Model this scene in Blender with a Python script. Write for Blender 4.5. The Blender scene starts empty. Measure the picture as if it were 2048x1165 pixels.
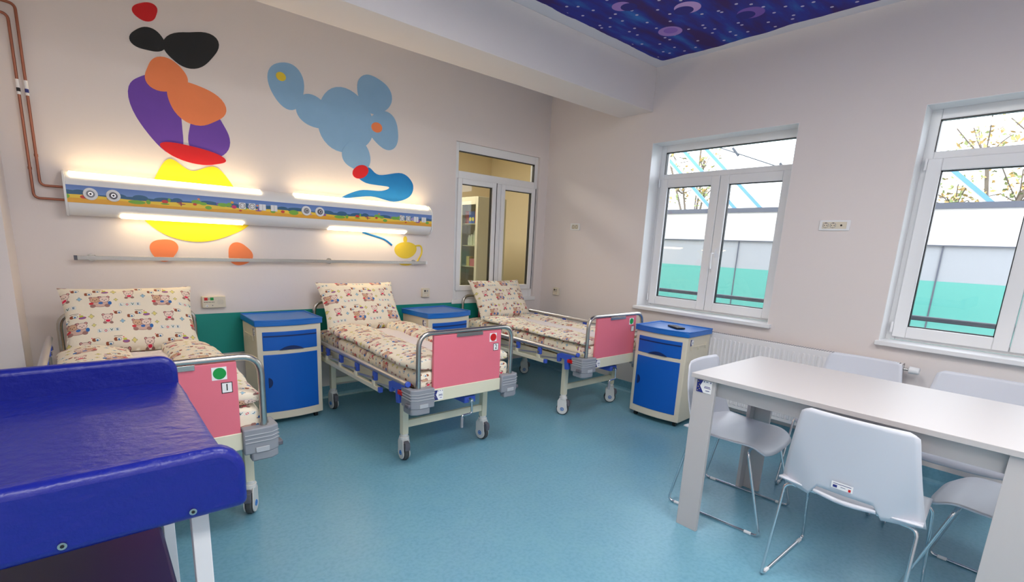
import bpy, math, random
from mathutils import Vector, Matrix, noise
random.seed(7)
SC = bpy.context.scene
COL = SC.collection
PI = math.pi

# ------------------------------------------------------------------ camera
W_PX, H_PX = 2048.0, 1165.0
F_PX, PX, PY = 988.56, 1007.20, 698.97
yaw, pitch, roll = math.radians(40.481), math.radians(-11.938), math.radians(2.666)
cam = bpy.data.cameras.new('camera')
cam.sensor_fit = 'HORIZONTAL'; cam.sensor_width = 36.0
cam.lens = F_PX / W_PX * 36.0
cam.shift_x = -(PX - W_PX / 2) / W_PX
cam.shift_y = (PY - H_PX / 2) / W_PX
cam.clip_start = 0.02; cam.clip_end = 200
co = bpy.data.objects.new('camera', cam); COL.objects.link(co)
fw = Vector((math.sin(yaw), math.cos(yaw), 0)); rt = Vector((math.cos(yaw), -math.sin(yaw), 0)); up = Vector((0, 0, 1))
Fv = fw * math.cos(pitch) + up * math.sin(pitch); Uv = up * math.cos(pitch) - fw * math.sin(pitch)
Rv = rt * math.cos(roll) + Uv * math.sin(roll); U2 = -rt * math.sin(roll) + Uv * math.cos(roll)
m = Matrix((Rv, U2, -Fv)).transposed().to_4x4(); m.translation = Vector((-4.058, -4.151, 1.38))
co.matrix_world = m
SC.camera = co

# ------------------------------------------------------------------ view, world and large lights
SC.view_settings.view_transform = 'Standard'; SC.view_settings.look = 'None'
SC.view_settings.exposure = 0.38; SC.view_settings.gamma = 1.0; SC.view_settings.use_curve_mapping = False
SC.cycles.use_denoising = True
SC.cycles.max_bounces = 10; SC.cycles.diffuse_bounces = 5; SC.cycles.transparent_max_bounces = 16
SC.cycles.sample_clamp_indirect = 6.0
world = bpy.data.worlds.new('overcast_sky'); SC.world = world; world.use_nodes = True
bg = world.node_tree.nodes['Background']; bg.inputs[0].default_value = (0.86, 0.93, 1.0, 1); bg.inputs[1].default_value = 3.6

def area(name, loc, size, power, color, rot=(0, 0, 0), portal=False):
    l = bpy.data.lights.new(name, 'AREA'); l.shape = 'RECTANGLE'; l.size, l.size_y = size
    l.energy = power; l.color = color
    if portal: l.cycles.is_portal = True
    o = bpy.data.objects.new(name, l); COL.objects.link(o); o.location = loc; o.rotation_euler = rot
    return o
for cy in (-1.95, -3.89):
    area('window_portal', (0.33, cy, 1.6), (1.42, 1.18), 10, (1, 1, 1), (0, PI / 2, 0), portal=True)
# unseen fill lights added to raise the room's ambient level (panels built further down)
FILL_POS = [(-2.7, -3.0), (-2.35, -4.75), (-4.2, -4.75)]
for lx, ly in FILL_POS:
    area('ceiling_fill_light', (lx, ly, 2.885), (1.1, 0.5), 24, (1.0, 0.97, 0.94))
area('store_room_light', (-0.8, 1.6, 2.85), (1.0, 0.5), 42, (1.0, 0.93, 0.80))

# ------------------------------------------------------------------ materials
def lin(c):
    return tuple((x / 12.92 if x <= 0.04045 else ((x + 0.055) / 1.055) ** 2.4) for x in [v / 255.0 for v in c])
def mat(name, rgb, rough=0.5, metal=0.0, emit=None, estr=0, bump=0, bscale=50, spec=0.5, vary=0.0, vscale=3.0, coat=0.0):
    m = bpy.data.materials.new(name); m.use_nodes = True; nt = m.node_tree; b = nt.nodes['Principled BSDF']
    c = lin(rgb) + (1,)
    b.inputs['Base Color'].default_value = c; b.inputs['Roughness'].default_value = rough; b.inputs['Metallic'].default_value = metal
    b.inputs['Specular IOR Level'].default_value = spec
    if coat: b.inputs['Coat Weight'].default_value = coat
    tc = nt.nodes.new('ShaderNodeTexCoord')
    if vary:
        n = nt.nodes.new('ShaderNodeTexNoise'); n.inputs['Scale'].default_value = vscale; n.inputs['Detail'].default_value = 4
        nt.links.new(tc.outputs['Object'], n.inputs['Vector'])
        r = nt.nodes.new('ShaderNodeMapRange'); r.inputs[3].default_value = 1 - vary; r.inputs[4].default_value = 1 + vary
        nt.links.new(n.outputs[0], r.inputs[0])
        mx = nt.nodes.new('ShaderNodeVectorMath'); mx.operation = 'SCALE'; mx.inputs[0].default_value = c[:3]
        nt.links.new(r.outputs[0], mx.inputs['Scale']); nt.links.new(mx.outputs[0], b.inputs['Base Color'])
    if bump:
        n = nt.nodes.new('ShaderNodeTexNoise'); n.inputs['Scale'].default_value = bscale; n.inputs['Detail'].default_value = 5
        nt.links.new(tc.outputs['Object'], n.inputs['Vector'])
        bp = nt.nodes.new('ShaderNodeBump'); bp.inputs['Strength'].default_value = bump; bp.inputs['Distance'].default_value = 0.01
        nt.links.new(n.outputs[0], bp.inputs['Height']); nt.links.new(bp.outputs[0], b.inputs['Normal'])
    if emit:
        b.inputs['Emission Color'].default_value = lin(emit) + (1,); b.inputs['Emission Strength'].default_value = estr
    return m

class NT:
    """small helper for painting flat procedural motifs from a 2-D coordinate (metres)"""
    def __init__(s, name, rough=0.6, bump=0, bscale=60):
        s.m = bpy.data.materials.new(name); s.m.use_nodes = True; s.nt = s.m.node_tree
        s.b = s.nt.nodes['Principled BSDF']; s.b.inputs['Roughness'].default_value = rough
        s.tc = s.nt.nodes.new('ShaderNodeTexCoord'); s.col = None
        if bump:
            n = s.nt.nodes.new('ShaderNodeTexNoise'); n.inputs['Scale'].default_value = bscale
            s.nt.links.new(s.tc.outputs['UV'], n.inputs['Vector'])
            bp = s.nt.nodes.new('ShaderNodeBump'); bp.inputs['Strength'].default_value = bump; bp.inputs['Distance'].default_value = 0.01
            s.nt.links.new(n.outputs[0], bp.inputs['Height']); s.nt.links.new(bp.outputs[0], s.b.inputs['Normal'])
    def link(s, a, b): s.nt.links.new(a, b)
    def setin(s, sock, v):
        if hasattr(v, 'is_output') or isinstance(v, bpy.types.NodeSocket): s.link(v, sock)
        else: sock.default_value = v
    def math(s, op, a, b=0.0, c=None):
        n = s.nt.nodes.new('ShaderNodeMath'); n.operation = op
        s.setin(n.inputs[0], a); s.setin(n.inputs[1], b)
        if c is not None: s.setin(n.inputs[2], c)
        return n.outputs[0]
    def vec(s, op, a, b=None, c=None):
        n = s.nt.nodes.new('ShaderNodeVectorMath'); n.operation = op
        s.setin(n.inputs[0], a)
        if b is not None: s.setin(n.inputs[1], b)
        if c is not None: s.setin(n.inputs[2], c)
        return n
    def sep(s, v):
        n = s.nt.nodes.new('ShaderNodeSeparateXYZ'); s.link(v, n.inputs[0]); return n.outputs
    def comb(s, x, y, z=0.0):
        n = s.nt.nodes.new('ShaderNodeCombineXYZ'); s.setin(n.inputs[0], x); s.setin(n.inputs[1], y); s.setin(n.inputs[2], z); return n.outputs[0]
    def base(s, rgb):
        n = s.nt.nodes.new('ShaderNodeRGB'); n.outputs[0].default_value = lin(rgb) + (1,); s.col = n.outputs[0]
    def over(s, mask, rgb):
        n = s.nt.nodes.new('ShaderNodeMix'); n.data_type = 'RGBA'
        s.setin(n.inputs[0], mask); s.link(s.col, n.inputs[6])
        if isinstance(rgb, tuple): n.inputs[7].default_value = lin(rgb) + (1,)
        else: s.link(rgb, n.inputs[7])
        s.col = n.outputs[2]
    def ell(s, p, cx, cy, rx, ry, rgb):
        a = s.vec('MULTIPLY_ADD', p, (1 / rx, 1 / ry, 0), (-cx / rx, -cy / ry, 0)).outputs[0]
        l = s.vec('LENGTH', a).outputs['Value']
        s.over(s.math('LESS_THAN', l, 1.0), rgb)
    def box(s, p, cx, cy, hx, hy, rgb):
        a = s.vec('MULTIPLY_ADD', p, (1 / hx, 1 / hy, 0), (-cx / hx, -cy / hy, 0)).outputs[0]
        a = s.vec('ABSOLUTE', a).outputs[0]; x = s.sep(a)
        s.over(s.math('LESS_THAN', s.math('MAXIMUM', x[0], x[1]), 1.0), rgb)
    def noise(s, vec, scale, detail=3):
        n = s.nt.nodes.new('ShaderNodeTexNoise'); n.inputs['Scale'].default_value = scale; n.inputs['Detail'].default_value = detail
        s.link(vec, n.inputs['Vector']); return n.outputs[0]
    def done(s):
        s.link(s.col, s.b.inputs['Base Color']); return s.m

WALL = mat('wall_paint', (226, 219, 217), 0.85, bump=0.05, bscale=40)
CEILW = mat('ceiling_white', (226, 224, 230), 0.85)
IVORY = mat('ivory_metal', (222, 219, 196), 0.4)
IVPL = mat('ivory_plastic', (220, 212, 192), 0.5, vary=0.03)
BLUEP = mat('blue_plastic', (0, 92, 190), 0.38, bump=0.03, bscale=200)
BLUET = mat('blue_tray_plastic', (22, 108, 196), 0.3)
DKBLUE = mat('dark_blue_recess', (8, 40, 96), 0.5)
STEEL = mat('brushed_steel', (190, 188, 182), 0.26, 1.0)
CHROME = mat('chrome', (215, 218, 222), 0.12, 1.0)
ALU = mat('aluminium', (196, 194, 196), 0.38, 0.85)
PINK = mat('pink_panel', (226, 116, 134), 0.45, vary=0.03, vscale=8)
GREYP = mat('grey_plastic', (140, 144, 152), 0.45)
GREYD = mat('dark_grey_plastic', (98, 98, 108), 0.5)
RUBBER = mat('grey_rubber', (70, 74, 76), 0.7)
BLACK = mat('black_plastic', (22, 22, 26), 0.4)
CASTW = mat('caster_white', (222, 222, 220), 0.35)
LBLUE = mat('latch_blue', (62, 92, 196), 0.4)
RED = mat('red_plastic', (200, 14, 20), 0.4)
GREEN = mat('green_paint', (10, 150, 66), 0.5)
WHITEP = mat('white_paper', (240, 240, 240), 0.6)
PVC = mat('white_pvc', (232, 234, 236), 0.3)
TEALB = mat('teal_wall_band', (0, 140, 130), 0.45)
COPPER = mat('copper', (160, 104, 84), 0.4, 0.7, vary=0.12, vscale=14)
LINING = mat('white_sheet', (236, 228, 226), 0.8, bump=0.2, bscale=30)
SHELL = mat('white_chair_plastic', (208, 212, 222), 0.38, bump=0.02, bscale=300)
LAM = mat('white_laminate', (194, 190, 190), 0.42)
RAD = mat('radiator_enamel', (232, 231, 233), 0.35)
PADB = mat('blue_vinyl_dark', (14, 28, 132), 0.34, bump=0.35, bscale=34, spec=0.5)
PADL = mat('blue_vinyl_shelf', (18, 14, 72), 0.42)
ENAMEL = mat('white_enamel', (214, 216, 220), 0.35)
NAVY = mat('sticker_navy', (28, 40, 120), 0.5)
YEL = mat('sticker_yellow', (236, 220, 90), 0.5)
INK = mat('ink_black', (28, 28, 34), 0.6)
LAMPON = mat('lamp_diffuser_lit', (255, 240, 214), 0.5, emit=(255, 222, 168), estr=15.0)
FILL_GLOW = mat('fill_panel_glow', (250, 250, 250), 0.5, emit=(255, 250, 245), estr=2.0)  # glowing face of the fill panels added out of view
SKIN1 = mat('mural_orange', (238, 134, 84), 0.7, vary=0.05, vscale=9)
MYEL = mat('mural_yellow', (250, 220, 30), 0.7, vary=0.05, vscale=9)
MRED = mat('mural_red', (206, 20, 30), 0.7, vary=0.06, vscale=12)
MPUR = mat('mural_purple', (106, 66, 170), 0.7, vary=0.06, vscale=12)
MBLK = mat('mural_black', (26, 30, 34), 0.7, vary=0.1, vscale=12)
MLB = mat('mural_light_blue', (136, 178, 214), 0.7, vary=0.05, vscale=10)
MBL = mat('mural_deep_blue', (10, 118, 190), 0.7, vary=0.12, vscale=14)
MYL2 = mat('mural_ochre', (226, 200, 60), 0.7, vary=0.05, vscale=12)
CAPG = mat('parapet_cap_grey', (82, 86, 98), 0.6)
EXTW = mat('exterior_white_render', (214, 212, 212), 0.9, vary=0.03)
EXTG = mat('exterior_grey_panel', (152, 155, 160), 0.8, vary=0.02)
EXTT = mat('exterior_teal_panel', (88, 158, 148), 0.8, vary=0.03)
DARKR = mat('dark_rail', (70, 76, 84), 0.5, 0.3)
STRUT = mat('canopy_blue_steel', (96, 148, 200), 0.5)
STRW = mat('canopy_white_steel', (214, 216, 222), 0.5)
BARK = mat('bark', (120, 108, 96), 0.9, vary=0.2, vscale=10)
LEAFG = mat('leaf_green', (150, 160, 104), 0.8, vary=0.2, vscale=2)
LEAFO = mat('leaf_orange', (206, 170, 108), 0.8, vary=0.2, vscale=2)
GROUND = mat('ground_asphalt', (80, 80, 80), 0.9, vary=0.1)
STOREW = mat('store_wall', (228, 214, 182), 0.9)
CREAMM = mat('cream_cabinet_metal', (186, 182, 158), 0.45)

def glass(name, tint=(1, 1, 1), refl=0.06):
    m = bpy.data.materials.new(name); m.use_nodes = True; nt = m.node_tree; nt.nodes.clear()
    o = nt.nodes.new('ShaderNodeOutputMaterial'); t = nt.nodes.new('ShaderNodeBsdfTransparent'); g = nt.nodes.new('ShaderNodeBsdfGlossy')
    t.inputs[0].default_value = tint + (1,); g.inputs['Roughness'].default_value = 0.01
    lw = nt.nodes.new('ShaderNodeLayerWeight'); pw = nt.nodes.new('ShaderNodeMath'); pw.operation = 'POWER'; pw.inputs[1].default_value = 5
    nt.links.new(lw.outputs['Facing'], pw.inputs[0])
    fr = nt.nodes.new('ShaderNodeMath'); fr.operation = 'MULTIPLY_ADD'; fr.inputs[1].default_value = .8; fr.inputs[2].default_value = .03; nt.links.new(pw.outputs[0], fr.inputs[0])
    mx = nt.nodes.new('ShaderNodeMixShader'); nt.links.new(fr.outputs[0], mx.inputs[0])
    nt.links.new(t.outputs[0], mx.inputs[1]); nt.links.new(g.outputs[0], mx.inputs[2]); nt.links.new(mx.outputs[0], o.inputs[0])
    return m
GLASS = glass('window_glass'); GLASSC = glass('cabinet_glass', (0.86, 0.88, 0.84))

# floor: mottled teal sheet vinyl
def floor_mat():
    n = NT('teal_vinyl', 0.34)
    p = n.tc.outputs['Object']
    a = n.noise(p, 55, 6); c = n.noise(p, 7, 4)
    n.base((116, 168, 190))
    r = n.nt.nodes.new('ShaderNodeMapRange'); n.link(a, r.inputs[0]); r.inputs[1].default_value = 0.42; r.inputs[2].default_value = 0.68
    n.over(n.math('MULTIPLY', r.outputs[0], 0.5), (90, 146, 168))
    r = n.nt.nodes.new('ShaderNodeMapRange'); n.link(c, r.inputs[0]); r.inputs[1].default_value = 0.45; r.inputs[2].default_value = 0.75
    n.over(n.math('MULTIPLY', r.outputs[0], 0.35), (126, 178, 190))
    rr = n.nt.nodes.new('ShaderNodeMapRange'); n.link(c, rr.inputs[0]); rr.inputs[3].default_value = 0.28; rr.inputs[4].default_value = 0.42
    n.link(rr.outputs[0], n.b.inputs['Roughness'])
    bp = n.nt.nodes.new('ShaderNodeBump'); bp.inputs['Strength'].default_value = 0.06; bp.inputs['Distance'].default_value = 0.01
    n.link(a, bp.inputs['Height']); n.link(bp.outputs[0], n.b.inputs['Normal'])
    return n.done()
FLOOR = floor_mat()

# bedding print: sitting bears, bear pairs, stars, little figures and the word LOVE
def bedding_mat():
    n = NT('bear_print_cotton', 0.85, bump=0.25, bscale=25)
    uv = n.tc.outputs['UV']; x = n.sep(uv)
    Wc, Hc, SH = 0.30, 0.16, 0.115
    row = n.math('FLOOR', n.math('DIVIDE', x[1], Hc))
    u = n.math('SUBTRACT', x[0], n.math('MULTIPLY', row, SH))
    u = n.math('FLOORED_MODULO', u, Wc); v = n.math('FLOORED_MODULO', x[1], Hc)
    p = n.comb(u, v)
    n.base((240, 231, 210))
    OUT = (128, 84, 84)
    def bear(cx, cy, s, fur, bow, body=True):
        if body:
            n.ell(p, cx, cy - 0.9 * s, 0.72 * s, 0.75 * s, OUT); n.ell(p, cx, cy - 0.9 * s, 0.64 * s, 0.67 * s, fur)
            for k in (-1, 1): n.ell(p, cx + k * 0.62 * s, cy - 1.5 * s, 0.38 * s, 0.34 * s, (150, 112, 104))
        for k in (-1, 1):
            n.ell(p, cx + k * 0.78 * s, cy + 0.62 * s, 0.34 * s, 0.34 * s, OUT); n.ell(p, cx + k * 0.78 * s, cy + 0.62 * s, 0.2 * s, 0.2 * s, (222, 160, 150))
        n.ell(p, cx, cy, s, 0.82 * s, OUT); n.ell(p, cx, cy, 0.92 * s, 0.74 * s, fur)
        for k in (-1, 1): n.ell(p, cx + k * 0.36 * s, cy - 0.02 * s, 0.1 * s, 0.1 * s, (40, 30, 30))
        n.ell(p, cx, cy - 0.28 * s, 0.13 * s, 0.1 * s, (60, 40, 40))
        n.ell(p, cx + (0 if body else (-0.75 * s)), cy - 1.0 * s, 0.45 * s, 0.32 * s, bow)
    # the pair
    n.ell(p, 0.066, 0.034, 0.046, 0.022, OUT); n.ell(p, 0.066, 0.034, 0.043, 0.0195, (214, 180, 164))
    for k in (-1, 1): n.ell(p, 0.066 + k * 0.033, 0.02, 0.013, 0.011, (160, 120, 112))
    bear(0.045, 0.062, 0.024, (212, 172, 140), (214, 60, 70), False)
    bear(0.088, 0.062, 0.024, (236, 214, 200), (60, 110, 180), False)
    n.ell(p, 0.112, 0.036, 0.009, 0.012, (50, 110, 180))
    # the single bear with a heart
    bear(0.208, 0.105, 0.024, (236, 214, 200), (226, 40, 80), True)
    # L O V E on small cards
    for i, c in enumerate([(20, 110, 140), (200, 40, 50), (30, 100, 100), (20, 90, 130)]):
        cx, cy = 0.165 + i * 0.027, 0.022 - (0.003 if i == 1 else 0)
        n.box(p, cx, cy, 0.0105, 0.0095, (170, 196, 206)); n.box(p, cx, cy, 0.0095, 0.0085, (236, 236, 226))
        if i == 0: n.box(p, cx - 0.003, cy, 0.0016, 0.0065, c); n.box(p, cx + 0.0005, cy - 0.005, 0.0045, 0.0016, c)
        if i == 1: n.ell(p, cx, cy, 0.0065, 0.0065, c); n.ell(p, cx, cy, 0.0032, 0.0032, (236, 236, 226))
        if i == 2:
            q = n.vec('MULTIPLY_ADD', p, (1, 1, 0), (-cx, -cy, 0)).outputs[0]; s = n.sep(q)
            d = n.math('ABSOLUTE', n.math('SUBTRACT', n.math('ABSOLUTE', s[0]), n.math('MULTIPLY', n.math('ADD', s[1], 0.0065), 0.4)))
            n.over(n.math('MULTIPLY', n.math('LESS_THAN', d, 0.0018), n.math('LESS_THAN', n.math('ABSOLUTE', s[1]), 0.0065)), c)
        if i == 3:
            n.box(p, cx - 0.003, cy, 0.0016, 0.0065, c)
            for k in (-1, 0, 1): n.box(p, cx + 0.0005, cy + k * 0.005, 0.0045, 0.0014, c)
    # small motifs
    def star(cx, cy, s, c):
        n.ell(p, cx, cy, s * 1.0, s * 0.45, (120, 120, 100)); n.ell(p, cx, cy, s * 0.45, s * 1.05, (120, 120, 100))
        n.ell(p, cx, cy, s * 0.85, s * 0.35, c); n.ell(p, cx, cy, s * 0.34, s * 0.9, c); n.ell(p, cx, cy, s * 0.55, s * 0.55, c)
    star(0.135, 0.115, 0.014, (226, 214, 130)); star(0.275, 0.075, 0.013, (150, 190, 210)); star(0.142, 0.058, 0.011, (220, 210, 130))
    for cx, cy in ((0.06, 0.125), (0.262, 0.132), (0.02, 0.105)):
        n.ell(p, cx - 0.012, cy, 0.010, 0.010, (150, 80, 50)); n.ell(p, cx + 0.003, cy + 0.001, 0.012, 0.010, (120, 116, 110))
        n.ell(p, cx + 0.003, cy + 0.001, 0.010, 0.008, (240, 236, 224)); n.ell(p, cx + 0.002, cy - 0.002, 0.005, 0.005, (60, 120, 170))
    n.ell(p, 0.095, 0.112, 0.017, 0.008, (170, 60, 90)); n.ell(p, 0.095, 0.112, 0.013, 0.005, (140, 110, 170)); n.ell(p, 0.09, 0.124, 0.010, 0.006, (200, 200, 80))
    n.ell(p, 0.085, 0.135, 0.003, 0.003, (226, 60, 80)); n.ell(p, 0.24, 0.142, 0.003, 0.003, (226, 60, 80))
    n.box(p, 0.06, 0.142, 0.020, 0.0013, (60, 50, 46))
    return n.done()
BEDP = bedding_mat()

# undersea frieze on the service panel; object coordinates of the strip: x along, z up
def frieze_mat():
    n = NT('undersea_frieze', 0.35)
    s = n.sep(n.tc.outputs['Object'])
    per = 1.33
    u = n.math('FLOORED_MODULO', s[0], per); v = s[2]
    p = n.comb(u, v)
    n.base((112, 148, 206))
    nz = n.noise(n.tc.outputs['Object'], 14, 4)
    up_ = n.nt.nodes.new('ShaderNodeMapRange'); n.link(v, up_.inputs[0]); up_.inputs[1].default_value = 0.0; up_.inputs[2].default_value = 0.055
    n.over(up_.outputs[0], (86, 120, 190))
    for cx, cy, rx in ((0.06, 0.0, .07), (0.12, .004, .035), (0.30, -.002, .05), (.42, 0, .04), (.55, -.004, .06), (.62, 0, .03), (.80, -.002, .06), (.95, -.004, .05), (1.03, .003, .035), (1.2, -.002, .07), (1.29, 0, .04)):
        n.ell(p, cx, cy, rx, 0.017, (44, 96, 134))
    n.over(n.math('LESS_THAN', v, n.math('MULTIPLY', n.math('SINE', n.math('MULTIPLY', u, 20.0)), 0.002)), (44, 96, 134))
    wave = n.math('ADD', n.math('MULTIPLY', n.math('SINE', n.math('MULTIPLY', u, 11.0)), 0.005), -0.012)
    n.over(n.math('LESS_THAN', v, wave), (240, 204, 60))
    wave2 = n.math('ADD', n.math('MULTIPLY', n.math('SINE', n.math('MULTIPLY', u, 7.0)), 0.006), -0.032)
    n.over(n.math('LESS_THAN', v, wave2), (232, 170, 46))
    G = (120, 178, 60); R_ = (206, 60, 50); PU = (130, 80, 170)
    for a in ((0.04, -.02, .035, .018, G), (.14, -.02, .018, .010, R_), (.165, -.024, .014, .006, (200, 150, 160)), (.27, -.020, .020, .008, PU),
              (.40, -.028, .045, .012, G), (.46, -.022, .012, .014, G), (.55, -.012, .018, .011, R_), (.575, .0, .008, .012, G), (.55, -.026, .024, .005, G),
              (.64, -.018, .004, .016, (150, 50, 80)), (.63, -.012, .016, .003, (150, 50, 80)), (.645, -.02, .022, .003, (150, 50, 80)),
              (.73, .002, .030, .013, G), (.77, -.006, .022, .010, G), (.72, -.014, .012, .008, R_), (.745, .022, .008, .005, (240, 130, 60)),
              (.86, .0, .012, .008, PU), (.89, -.004, .034, .013, G), (.93, .0, .016, .014, G), (.96, -.012, .016, .012, (210, 50, 110)), (.95, .018, .010, .008, (236, 170, 60)),
              (.80, -.030, .020, .012, G), (1.03, -.016, .014, .008, G), (1.07, -.002, .020, .014, (170, 160, 214)), (1.115, .010, .008, .006, (240, 140, 90)),
              (1.13, -.014, .016, .013, (140, 90, 170)), (1.12, -.026, .022, .004, (140, 90, 170)), (1.22, -.024, .018, .011, G), (1.0, -.034, .010, .005, R_), (1.29, -.02, .014, .010, R_)):
        n.ell(p, *a)
    return n.done()
FRIEZE = frieze_mat()

# painted night sky on the ceiling (object coordinates: world metres)
def ceil_mat():
    n = NT('ceiling_with_painted_sky', 0.7)
    tc = n.tc.outputs['Object']
    s = n.sep(tc)
    edge = n.math('MULTIPLY', n.math('SUBTRACT', n.noise(tc, 3.2, 3), 0.5), 0.07)
    dx = n.math('SUBTRACT', n.math('MULTIPLY', s[0], -1.0), 0.10)         # distance from the window wall side
    dy = n.math('SUBTRACT', n.math('MULTIPLY', s[1], -1.0), 1.42)         # distance from the beam side
    d = n.math('ADD', n.math('SMOOTH_MIN', dx, dy, 0.05), edge)
    dl = n.math('ADD', s[0], 4.55); db = n.math('ADD', s[1], 5.2)
    d = n.math('MINIMUM', d, n.math('MINIMUM', dl, db))
    n.base((226, 224, 230))
    st = n.vec('MULTIPLY', tc, (1.6, 7.0, 1)).outputs[0]
    rot = n.nt.nodes.new('ShaderNodeVectorRotate'); rot.inputs['Angle'].default_value = 0.35; n.link(st, rot.inputs['Vector'])
    a = n.noise(rot.outputs[0], 1.3, 6)
    cr = n.nt.nodes.new('ShaderNodeValToRGB'); n.link(a, cr.inputs[0])
    e = cr.color_ramp.elements; e[0].position = 0.36; e[0].color = lin((52, 18, 100)) + (1,); e[1].position = 0.78; e[1].color = lin((34, 120, 200)) + (1,)
    x = e.new(0.45); x.color = lin((38, 26, 126)) + (1,); x = e.new(0.56); x.color = lin((26, 44, 156)) + (1,)
    n.over(n.math('GREATER_THAN', d, 0.0), cr.outputs[0])
    vo = n.nt.nodes.new('ShaderNodeTexVoronoi'); vo.voronoi_dimensions = '2D'; vo.inputs['Scale'].default_value = 8; n.link(tc, vo.inputs['Vector'])
    star = n.math('MULTIPLY', n.math('LESS_THAN', vo.outputs['Distance'], 0.085), n.math('GREATER_THAN', d, 0.03))
    n.over(star, (206, 200, 226))
    LI = (168, 130, 206); DK = (34, 30, 130)
    n.ell(tc, -0.575, -1.79, .085, .085, LI); n.ell(tc, -0.585, -1.80, .05, .05, (140, 100, 196))
    n.ell(tc, -1.13, -1.77, .065, .065, LI); n.ell(tc, -1.09, -1.80, .055, .055, DK)
    n.ell(tc, -0.82, -2.07, .085, .085, (196, 160, 220)); n.ell(tc, -0.80, -2.03, .06, .065, DK)
    n.ell(tc, -0.47, -2.33, .085, .085, (120, 84, 180)); n.ell(tc, -0.46, -2.29, .06, .06, DK)
    return n.done()
CEILP = ceil_mat()

# ------------------------------------------------------------------ mesh helpers
def obj(name, verts, faces, mats, parent=None, smooth=None, bevel=0, seg=2, uvs=None, fm=None, sub=0, solid=0):
    me = bpy.data.meshes.new(name); me.from_pydata([tuple(v) for v in verts], [], faces); me.validate(); me.update()
    if not isinstance(mats, (list, tuple)): mats = [mats]
    for mm in mats: me.materials.append(mm)
    if fm:
        for poly, i in zip(me.polygons, fm): poly.material_index = i
    if uvs:
        ul = me.uv_layers.new(name='UVMap')
        for lp in me.loops: ul.data[lp.index].uv = uvs[lp.vertex_index]
    o = bpy.data.objects.new(name, me); COL.objects.link(o)
    if parent: o.parent = parent
    if solid:
        md = o.modifiers.new('s', 'SOLIDIFY'); md.thickness = solid; md.offset = 0
    if bevel:
        md = o.modifiers.new('b', 'BEVEL'); md.width = bevel; md.segments = seg; md.limit_method = 'ANGLE'; md.angle_limit = math.radians(40)
    if sub:
        md = o.modifiers.new('u', 'SUBSURF'); md.levels = sub; md.render_levels = sub
    if smooth or bevel:
        for p_ in me.polygons: p_.use_smooth = True
        try: me.set_sharp_from_angle(angle=math.radians(smooth if smooth and smooth > 1 else 40))
        except Exception: pass
    return o

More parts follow.
